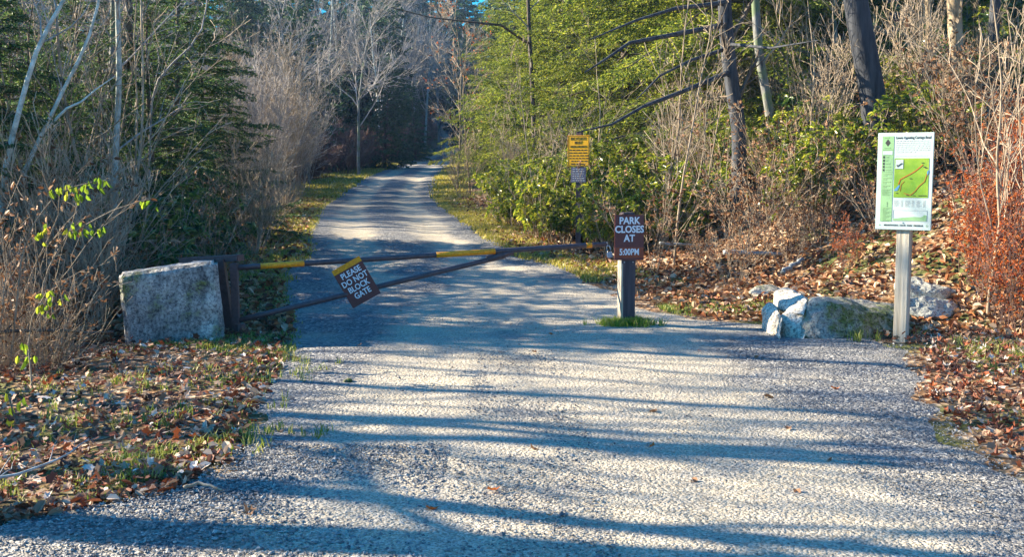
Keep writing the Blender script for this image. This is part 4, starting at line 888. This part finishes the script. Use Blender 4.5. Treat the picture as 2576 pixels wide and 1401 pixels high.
# --- bare trees
BT[0].place(gx(905, 55), 55, 'tall pale grey bare tree spreading its branches left of the road bend', rz=.5, sc=.95)
for (px_, Y_, s_, q) in [(780, 47, .85, 1), (720, 44, .9, 0), (840, 62, 1.0, 1), (660, 40, .8, 1), (1105, 100, 1.4, 0), (1060, 108, 1.5, 1), (980, 90, 1.4, 0), (1165, 84, 1.2, 1), (560, 46, 1.0, 0), (480, 42, .9, 1), (960, 72, 1.0, 2), (820, 68, 1.1, 2), (1015, 88, 1.2, 2), (870, 80, 1.2, 2), (930, 96, 1.3, 0), (1070, 96, 1.2, 2), (760, 74, 1.2, 2), (1040, 104, 1.3, 2)]:
    BT[q].place(gx(px_, Y_), Y_, 'bare grey tree standing among others behind the left verge and bend', 'bare trees around the bend', sc=s_)
for (px_, Y_, s_) in [(1150, 42, .8), (1185, 38, .62)]:
    BTL[0].place(gx(px_, Y_), Y_, 'thin bare sapling holding a few orange leaves over the right road edge', 'orange-leaved saplings at the bend', sc=s_ * 1.5)
# --- grey-tan bare thicket left of the road
for k, (px_, Y_, s_) in enumerate([(690, 31, 1.0), (735, 33, 1.05), (650, 30, .9), (700, 36, 1.15), (755, 38, .9), (620, 34, 1.1), (770, 42, .95), (590, 29, .8)]):
    SHG[k % 2].place(gx(px_, Y_) - .3, Y_, 'tall pale bare shrub of upright twigs in the sunlit thicket left of the road', 'sunlit bare shrubs left of the road', sc=s_)
for k in range(44):
    Y_ = random.uniform(52, 115); X_ = float(edgeL(Y_)) - random.uniform(1.0, 6.5)
    SHD[k % 2].place(X_, Y_, 'dark reddish bare shrub in the shaded thicket left of the bend', 'shaded shrubs at the bend', sc=random.uniform(.8, 1.4))
for k in range(12):
    Y_ = random.uniform(36, 52); X_ = float(edgeL(Y_)) - random.uniform(1.6, 4)
    SHD[k % 2].place(X_, Y_, 'reddish bare shrub beside the straight stretch of road', 'reddish shrubs beside the road', sc=random.uniform(.7, 1.1))
# --- left foreground trunks (traced as real leaning stems with thickness)
def traced_tree(name, label, pts, Y, r0, r1, mat, n1=10, n2=4, twmat=None, forks=()):
    P_ = [np.array(at(x_, y_, Y + dy)) for x_, y_, dy in pts]; base = P_[0].copy(); zb = Hs(base[0], base[1])
    P_ = [np.array([base[0] - .02, base[1], zb - .1])] + P_ if P_[0][2] > zb + .15 else P_
    o = np.array([P_[0][0], P_[0][1], zb])
    K = 16; P_ = np.array(P_); s_ = np.concatenate([[0], np.cumsum(np.linalg.norm(np.diff(P_, axis=0), axis=1))]); s_ /= s_[-1]; tt = np.linspace(0, 1, K)
    Pi = np.stack([np.interp(tt, s_, P_[:, i]) for i in range(3)], -1) - o
    Pi[1:-1] = (Pi[:-2] + Pi[1:-1] * 2 + Pi[2:]) / 4
    t = thing(name, label, 'tree', tuple(o)); R = np.linspace(r0, r1, K)
    b = MB(); b.tubes([Pi], [R], 10)
    for f in forks:
        Pf = np.array([np.array(at(x_, y_, Y + dy)) for x_, y_, dy in f[0]]) - o; b.tubes([Pf], [np.linspace(f[1], f[2], len(Pf))], 8)
    b.build('trunk', mat, t, True)
    if n1:
        A, AR = children(Pi[None], R[None], n1, .25, .98, .8, .28, .4, 6, .05, .12); b = MB(); b.tubes(A, AR, 4)
        B, BR = children(A, AR, n2, .2, 1, .6, .5, .6, 4, .04, .15); BR = np.maximum(BR, .003); b.tubes(B, BR, 3)
        b.build('branches', twmat or mat, t)
    return t
traced_tree('birch_tree', 'pale leaning trunk nearest the left frame edge', [(2, 500, 0), (12, 430, 0), (34, 319, 0), (54, 262, 0), (82, 144, 0), (107, 80, .1), (161, 7, .2), (205, -90, .3), (250, -300, .4)], 11.5, .038, .014, M['birch'], 5, 4, M['twigg'])
traced_tree('birch_tree', 'pale trunk forking low, second from the left edge', [(40, 450, 0), (84, 386, 0), (124, 302, 0), (148, 235, 0), (178, 198, 0), (215, 120, .1), (248, 34, .2), (262, -120, .3), (280, -300, .3)], 12, .03, .01, M['birch'], 5, 4, M['twigg'], forks=[([(118, 322, 0), (168, 272, 0), (205, 255, 0), (240, 225, .1), (290, 190, .2)], .018, .005)])
traced_tree('bare_tree', 'slender upright grey trunk directly above the concrete block', [(290, 600, 0), (287, 470, 0), (292, 336, 0), (302, 235, 0), (299, 120, 0), (295, 0, 0), (292, -200, 0), (285, -520, .2)], 13, .042, .02, M['birch'], 6, 4, M['twigg'])
traced_tree('bare_tree', 'dark straight trunk just right of the slender grey trunk', [(318, 480, 0), (320, 240, 0), (322, 84, 0), (322, 0, 0), (322, -350, 0)], 17, .085, .06, M['bark'], 10, 4, M['twigg'])
traced_tree('bare_tree', 'short thick lichen trunk behind the slender grey trunk', [(268, 420, 0), (272, 300, 0), (280, 235, 0), (284, 120, .1), (286, -150, .1)], 15, .06, .03, M['barkg'], 6, 4, M['twigg'])
traced_tree('bare_tree', 'thin bent bare tree whose limb angles up right above the dark hemlock', [(372, 560, 0), (378, 300, 0), (386, 195, 0), (470, 131, 0), (514, 87, .1), (517, 34, .2), (530, -100, .3)], 15, .022, .008, M['twigg'], 8, 5, M['twigg'])
traced_tree('bare_tree', 'thin dark sapling crossing between the two pale leaning trunks', [(66, 520, 0), (70, 330, 0), (72, 190, 0), (68, 90, 0), (95, -60, 0)], 12.6, .014, .006, M['bark'], 7, 4, M['twigg'])
# --- right bank trunks
traced_tree('bare_tree', 'dark trunk with one tan lit side left of the laurel slope', [(1862, 330, 0), (1845, 240, 0), (1830, 130, 0), (1822, 0, 0), (1815, -300, 0)], 17.8, .125, .10, M['shadebark'], 5, 4, M['bark'], forks=[
 ([(1830, 60, 0), (1700, 85, -1), (1583, 107, -2), (1520, 150, -2.4), (1470, 182, -2.6)], .045, .008),
 ([(1836, 180, 0), (1720, 228, -1.2), (1617, 268, -2), (1540, 312, -2.4), (1453, 332, -2.6)], .045, .008),
 ([(1826, 5, 0), (1700, 20, -1), (1600, 50, -1.8), (1480, 100, -2.2)], .04, .008),
 ([(1832, 120, 0), (1740, 150, -1), (1660, 190, -2), (1600, 250, -2.5)], .035, .006),
 ([(1832, 110, 0), (1940, 120, -1.5), (2060, 100, -2.2)], .03, .006)])
traced_tree('bare_tree', 'bare tree whose long dark limb reaches left high over the road', [(1345, 400, 0), (1340, 240, 0), (1332, 90, 0), (1326, -80, 0)], 31, .07, .05, M['bark'], 4, 4, M['twigg'], forks=[([(1332, 110, 0), (1260, 62, -1.5), (1184, 54, -1.6), (1080, 42, -1), (983, 17, -1.5)], .04, .01), ([(1110, 45, -.9), (1098, 20, -.9), (1100, -10, -1)], .02, .008)])
traced_tree('bare_tree', 'slim curved lichen-grey trunk leaning left, second of the right bank trunks', [(1945, 360, 0), (1940, 300, 0), (1922, 205, 0), (1908, 134, 0), (1900, 0, 0), (1890, -300, 0)], 19, .085, .06, M['barkg'], 8, 4, M['twig'])
traced_tree('bare_tree', 'thin tan trunk just right of the slim curved grey trunk', [(1945, 260, 0), (1937, 130, 0), (1930, 0, 0), (1925, -200, 0)], 22, .05, .04, M['barkt'], 6, 4, M['twig'])
traced_tree('oak_tree', 'thickest trunk on the right bank, furrowed bark coloured blue-grey for shade, leaning left', [(2204, 310, 0), (2198, 250, 0), (2176, 134, 0), (2151, 0, 0), (2110, -400, 0)], 16.6, .20, .155, M['shadebark'], 0, 3, M['twig'])
traced_tree('bare_tree', 'thin grey trunk between the curved trunk and the thickest trunk', [(2110, 235, 0), (2105, 140, 0), (2094, 0, 0), (2085, -250, 0)], 22, .055, .04, M['barkg'], 7, 4, M['twig'])
traced_tree('bare_tree', 'trunk coloured bluish for shade immediately right of the thickest trunk, farther up the bank', [(2262, 150, 0), (2250, 60, 0), (2243, 0, 0), (2230, -200, 0)], 22, .13, .11, M['shadebark'], 3, 3, M['twig'])
traced_tree('bare_tree', 'slim orange-tan trunk left of the ridged tan trunk', [(2342, 200, 0), (2340, 120, 0), (2335, 0, 0), (2330, -220, 0)], 18, .05, .042, M['barkt'], 3, 3, M['twig'])
traced_tree('bare_tree', 'ridged tan trunk, widest behind the map panel on the upper bank', [(2405, 190, 0), (2404, 100, 0), (2400, 0, 0), (2395, -260, 0)], 18.5, .125, .105, M['barkt'], 3, 3, M['twig'])
traced_tree('bare_tree', 'bent grey trunk squeezed between the two tan trunks', [(2372, 170, 0), (2368, 80, 0), (2350, 0, 0), (2335, -160, 0)], 25, .06, .05, M['barkg'], 4, 3, M['twig'])
traced_tree('bare_tree', 'dark trunk at the upper right corner', [(2500, 190, 0), (2500, 60, 0), (2508, -50, 0), (2510, -300, 0)], 19, .09, .08, M['shadebark'], 3, 4, M['twig'])
traced_tree('bare_tree', 'pale trunk between the hemlock boughs and the dark tan-sided trunk', [(1770, 300, 0), (1762, 140, 0), (1757, 0, 0), (1750, -200, 0)], 25, .07, .06, M['barkt'], 6, 4, M['twig'])
for k in range(8):
    Y_ = random.uniform(30, 46); X_ = random.uniform(.36 * Y_, .52 * Y_)
    BT[k % 2].place(X_, Y_, 'bare grey-brown tree in the open woods high on the right bank', 'bare trees of the upper right bank', sc=random.uniform(.9, 1.3))
for k in range(9):
    Y_ = random.uniform(24, 40); X_ = -random.uniform(.34 * Y_, .56 * Y_)
    BT[k % 2].place(X_, Y_, 'thin bare grey tree in the left woods behind the dark hemlocks', 'bare trees of the left woods', sc=random.uniform(.7, 1.0))
# --- right bank undergrowth
def zone(protos, n, ys_, xs_, label, group, s0, s1, seed=1):
    tall = protos is SAP or protos is SHR
    q = random.Random(seed); c = 0
    while c < n:
        Y_ = q.uniform(*ys_); px_ = q.uniform(*xs_); X_ = gx(px_, Y_)
        if Y_ < 18.9 and 1385 < px_ < 1530: c += .2; continue
        if tall and (1520 < px_ < 1660 or 1800 < px_ < 1960 or 2050 < px_ < 2290 or 2330 < px_ < 2430) and q.random() < .95: c += .1; continue
        if protos in (LAU, LAG) and Y_ < 19.6 and (2110 < px_ < 2290 or 1820 < px_ < 1960) and Y_ > 16.5: c += .2; continue
        if X_ < float(edgeR(Y_)) + .7 and X_ > float(edgeL(Y_)) - .5: c += .34; continue
        protos[q.randrange(len(protos))].place(X_, Y_, label, group, rz=q.uniform(0, 6.28), sc=q.uniform(s0, s1)); c += 1
zone(LAU, 50, (17.5, 26), (1150, 1600), 'yellow-green laurel bush in the low mass around the helmet sign', 'laurels around the helmet sign', .8, 1.25, 1)
zone(LAG, 10, (16, 18.3), (1340, 1520), 'glossy green laurel bush between the two right-hand signposts', 'green laurels between the signposts', .6, .9, 2)
zone(LAU, 44, (15.5, 21), (1600, 2350), 'laurel bush growing under the bare saplings on the right bank', 'laurels under the saplings', .65, 1.0, 3)
zone(LAU, 38, (18, 27), (1950, 2570), 'sunlit laurel bush on the upper slope behind the map panel', 'laurels on the upper slope', .6, .95, 4)
zone(LAG, 12, (19, 28), (1900, 2560), 'dark green laurel bush shaded among the upper trunks', 'shaded laurels among the trunks', .8, 1.3, 5)
zone(SAP, 18, (15.5, 21), (1560, 2330), 'slim tan bare sapling in the thicket on the right bank', 'bare saplings on the right bank', .6, 1.0, 6)
zone(SAP, 12, (18, 26), (1170, 1500), 'slim bare sapling behind the helmet sign laurels', 'saplings behind the helmet sign', .6, .9, 7)
zone(SHR, 12, (17, 25), (1560, 2480), 'tangled tan bare shrub on the right bank', 'bare shrubs on the right bank', .7, 1.25, 8)
zone(SHR, 10, (24, 42), (1150, 1500), 'tan bare shrub along the right road edge before the bend', 'bare shrubs at the right road edge', .6, 1.0, 9)
zone(BRN, 20, (14.2, 20), (1600, 2500), 'small shrub with brown dead leaves near the foot of the right bank', 'brown-leaved shrubs of the right bank', .6, 1.1, 10)
zone(BRN, 7, (13.8, 16.5), (1640, 2350), 'low brown shrub at the foot of the right bank', 'low shrubs at the foot of the bank', .3, .6, 11)
zone(ORG, 14, (10.8, 15), (2400, 2640), 'red-orange leaved shrub at the right frame edge behind the boulders', 'red-leaved shrubs at the right edge', .42, .68, 12)
zone(SAP, 3, (10.5, 15), (2440, 2620), 'slim bare stem among the red leaves at the right frame edge', 'stems among the red leaves', .6, 1.0, 13)
BRN[0].place(gx(1990, 14.6), 14.6, 'small drooping brown-leaved sapling above the broken branch', rz=1, sc=.55)
ORG[0].place(gx(2125, 13.6), 13.6, 'knee-high shrub with bright orange leaves behind the long boulder', rz=1, sc=.35)
# --- left undergrowth
def zl(protos, n, ys_, xs_, label, group, s0, s1, seed): 
    q = random.Random(seed)
    for _ in range(n):
        Y_ = q.uniform(*ys_); px_ = q.uniform(*xs_); X_ = min(gx(px_, Y_), float(edgeL(Y_)) - .8)
        protos[q.randrange(len(protos))].place(X_, Y_, label, group, rz=q.uniform(0, 6.28), sc=q.uniform(s0, s1))
zl(WEE, 34, (8.6, 12.5), (-120, 110), 'dry brown weed stalks in the tangle left of the concrete block', 'dry weeds left of the block', .55, 1.1, 21)
zl(WEE, 14, (11.2, 13), (80, 330), 'dry weed stalks standing behind the concrete block', 'dry weeds behind the block', .8, 1.3, 31)
zl(STR, 12, (7.8, 11), (-120, 120), 'clump of straw-coloured dry grass left of the concrete block', 'dry grass clumps left of the block', .5, .8, 22)
zl(SHR, 8, (11, 15), (-60, 330), 'bare tan shrub behind the dry weeds on the left', 'bare shrubs behind the left weeds', .6, 1.0, 23)
zl(LAG, 24, (12.5, 17), (-60, 400), 'dark green leafy bush behind the left weeds', 'green bushes behind the left weeds', .7, 1.1, 24)
zl(WEE, 12, (13, 18), (300, 560), 'dry weed stalks beyond the concrete block', 'dry weeds beyond the block', .6, 1.0, 25)
zl(LAG, 5, (14.5, 19), (340, 520), 'low green bush under the dark hemlocks behind the block', 'green bushes behind the block', .6, 1.0, 26)
zl(SHR, 14, (18, 30), (440, 700), 'bare tan shrub on the left verge beyond the gate', 'bare shrubs on the left verge', .6, 1.0, 27)
zl(STR, 16, (22, 34), (560, 780), 'clump of dry grass on the sunlit left verge', 'dry grass on the left verge', .7, 1.2, 28)
zl(SAP, 12, (11.5, 17), (-40, 420), 'slim bare sapling in the left woods edge', 'saplings at the left woods edge', .8, 1.2, 29)
WEE[0].place(-3.1, 5.9, 'lone dry weed stalk rising from the leaves in the lower left', sc=.35)
# --- vines with lime leaves
def vine(label, base, pts, Y, clusters):
    P_ = [np.array(at(x_, y_, Y)) for x_, y_ in pts]; o = np.array([P_[0][0], P_[0][1], Hs(P_[0][0], P_[0][1])])
    t = thing('leafy_sapling', label, 'sapling', tuple(o)); P_[0][2] = min(P_[0][2], o[2] - .02)
    K = 14; P_ = np.array(P_); s_ = np.concatenate([[0], np.cumsum(np.linalg.norm(np.diff(P_, axis=0), axis=1))]); s_ /= s_[-1]; tt = np.linspace(0, 1, K)
    Pi = np.stack([np.interp(tt, s_, P_[:, i]) for i in range(3)], -1) - o
    b = MB(); b.tubes([Pi], [np.linspace(.009, .004, K)], 6)
    for (x_, y_, n_) in clusters:
        c = np.array(at(x_, y_, Y)) - o; q0 = Pi[np.argmin(np.linalg.norm(Pi - c, axis=1))]; b.tubes([[q0, (q0 + c) / 2 + np.array([0, 0, .02]), c]], [[.004, .003, .002]], 4)
    b.build('stem', M['twig'], t, True)
    b = MB()
    for (x_, y_, n_) in clusters:
        c = np.array(at(x_, y_, Y)) - o; q = c + rng.normal(0, .035, (n_, 3)) * np.array([1.3, 1, .7])
        D = np.stack([rng.normal(0, .35, n_), rng.normal(0, .3, n_), -np.ones(n_)], -1); leaves(b, q, D, np.stack([rng.normal(0, .8, n_), -np.ones(n_), rng.normal(0, .3, n_)], -1), .066 * rng.uniform(.7, 1.2, n_), .036, 'leaf', .2)
    b.build('leaves', M['limeleaf'], t)
vine('arching stem with hanging lime-green leaves highest above the left weeds', None, [(20, 880), (55, 640), (85, 560), (140, 490), (200, 462), (280, 452)], 8.7, [(145, 483, 6), (172, 468, 7), (205, 492, 9), (235, 462, 7), (262, 455, 3)])
vine('thin stem with a row of lime leaves below the highest arching stem', None, [(90, 900), (110, 700), (160, 600), (215, 565), (280, 530), (370, 500)], 9.0, [(102, 590, 6), (120, 570, 4), (180, 578, 7), (200, 572, 4), (238, 572, 8), (366, 503, 4)])
vine('low stem with one cluster of lime leaves left of the concrete block', None, [(60, 930), (80, 800), (117, 735)], 8.3, [(115, 742, 6), (117, 765, 5), (118, 778, 3)])
vine('short lime-leaved seedling at the left frame edge low in the weeds', None, [(60, 1110), (40, 1060), (22, 1000)], 6.9, [(20, 1000, 4), (28, 1018, 3), (45, 1050, 3), (40, 1078, 5), (58, 1082, 5)])
vine('lime-leaved seedling above the lower left seedling', None, [(80, 960), (76, 920), (72, 885)], 7.8, [(72, 880, 4), (76, 898, 4)])
# --- trees outside the frame on the left: they throw the streaks over the foreground
sv = np.array([-math.sin(SUN_AZ), math.cos(SUN_AZ)])
PT = [make_bare(46, 9, M['barkg'], .08, .02, 5, 3, 0, twmat=M['twigg'], t0=.45, lr=.3, wig=.03), make_bare(47, 9, M['barkg'], .08, -.02, 7, 4, 0, twmat=M['twigg'], t0=.35, lr=.3, wig=.04)]
for k, (x_, y_, dist, r_) in enumerate([(-.9, 5.35, 8.0, .11), (1.6, 5.75, 13, .17), (1.6, 6.02, 16, .12), (-.9, 7.25, 11.5, .09), (-.9, 6.95, 9.5, .07), (1.0, 9.3, 10, .16), (.6, 9.9, 13, .15), (-.6, 9.75, 16, .10), (0, 10.0, 11, .12), (0, 8.2, 14, .05), (-2.2, 4.62, 7, .22), (2.0, 8.7, 18, .08)]):
    X_, Y_ = x_ + sv[0] * dist, y_ + sv[1] * dist
    o = PT[k % 2].place(X_, Y_, 'bare tree standing left of the road outside the picture', 'trees outside the left frame edge', sc=1.0)
    o.scale = (r_ / .06, r_ / .06, .9)

HED[1].place(-9.9, 12.75, 'dark hemlock left of the road outside the picture', sc=.95)
BT[0].place(-11, 9.35, 'leafless branching tree left of the road outside the picture', sc=.95)
hm, nt, N, L, out = newmat('haze_air')
vp = N('ShaderNodeVolumePrincipled'); vp.inputs['Color'].default_value = (.45, .66, 1, 1); vp.inputs['Density'].default_value = .00042; L(vp.outputs[0], out.inputs['Volume'])
b = MB(); b.box((0, 110, 30), (320, 420, 66)); hz_ = b.build('haze', hm); tag(hz_, kind='stuff')
def deltree(o):
    for c in list(o.children): deltree(c)
    bpy.data.objects.remove(o)
for o in [o for o in C.objects if o.parent is None and o.get('label') == 'x']: deltree(o)
S.cycles.max_bounces = 6; S.cycles.diffuse_bounces = 3; S.cycles.transparent_max_bounces = 8
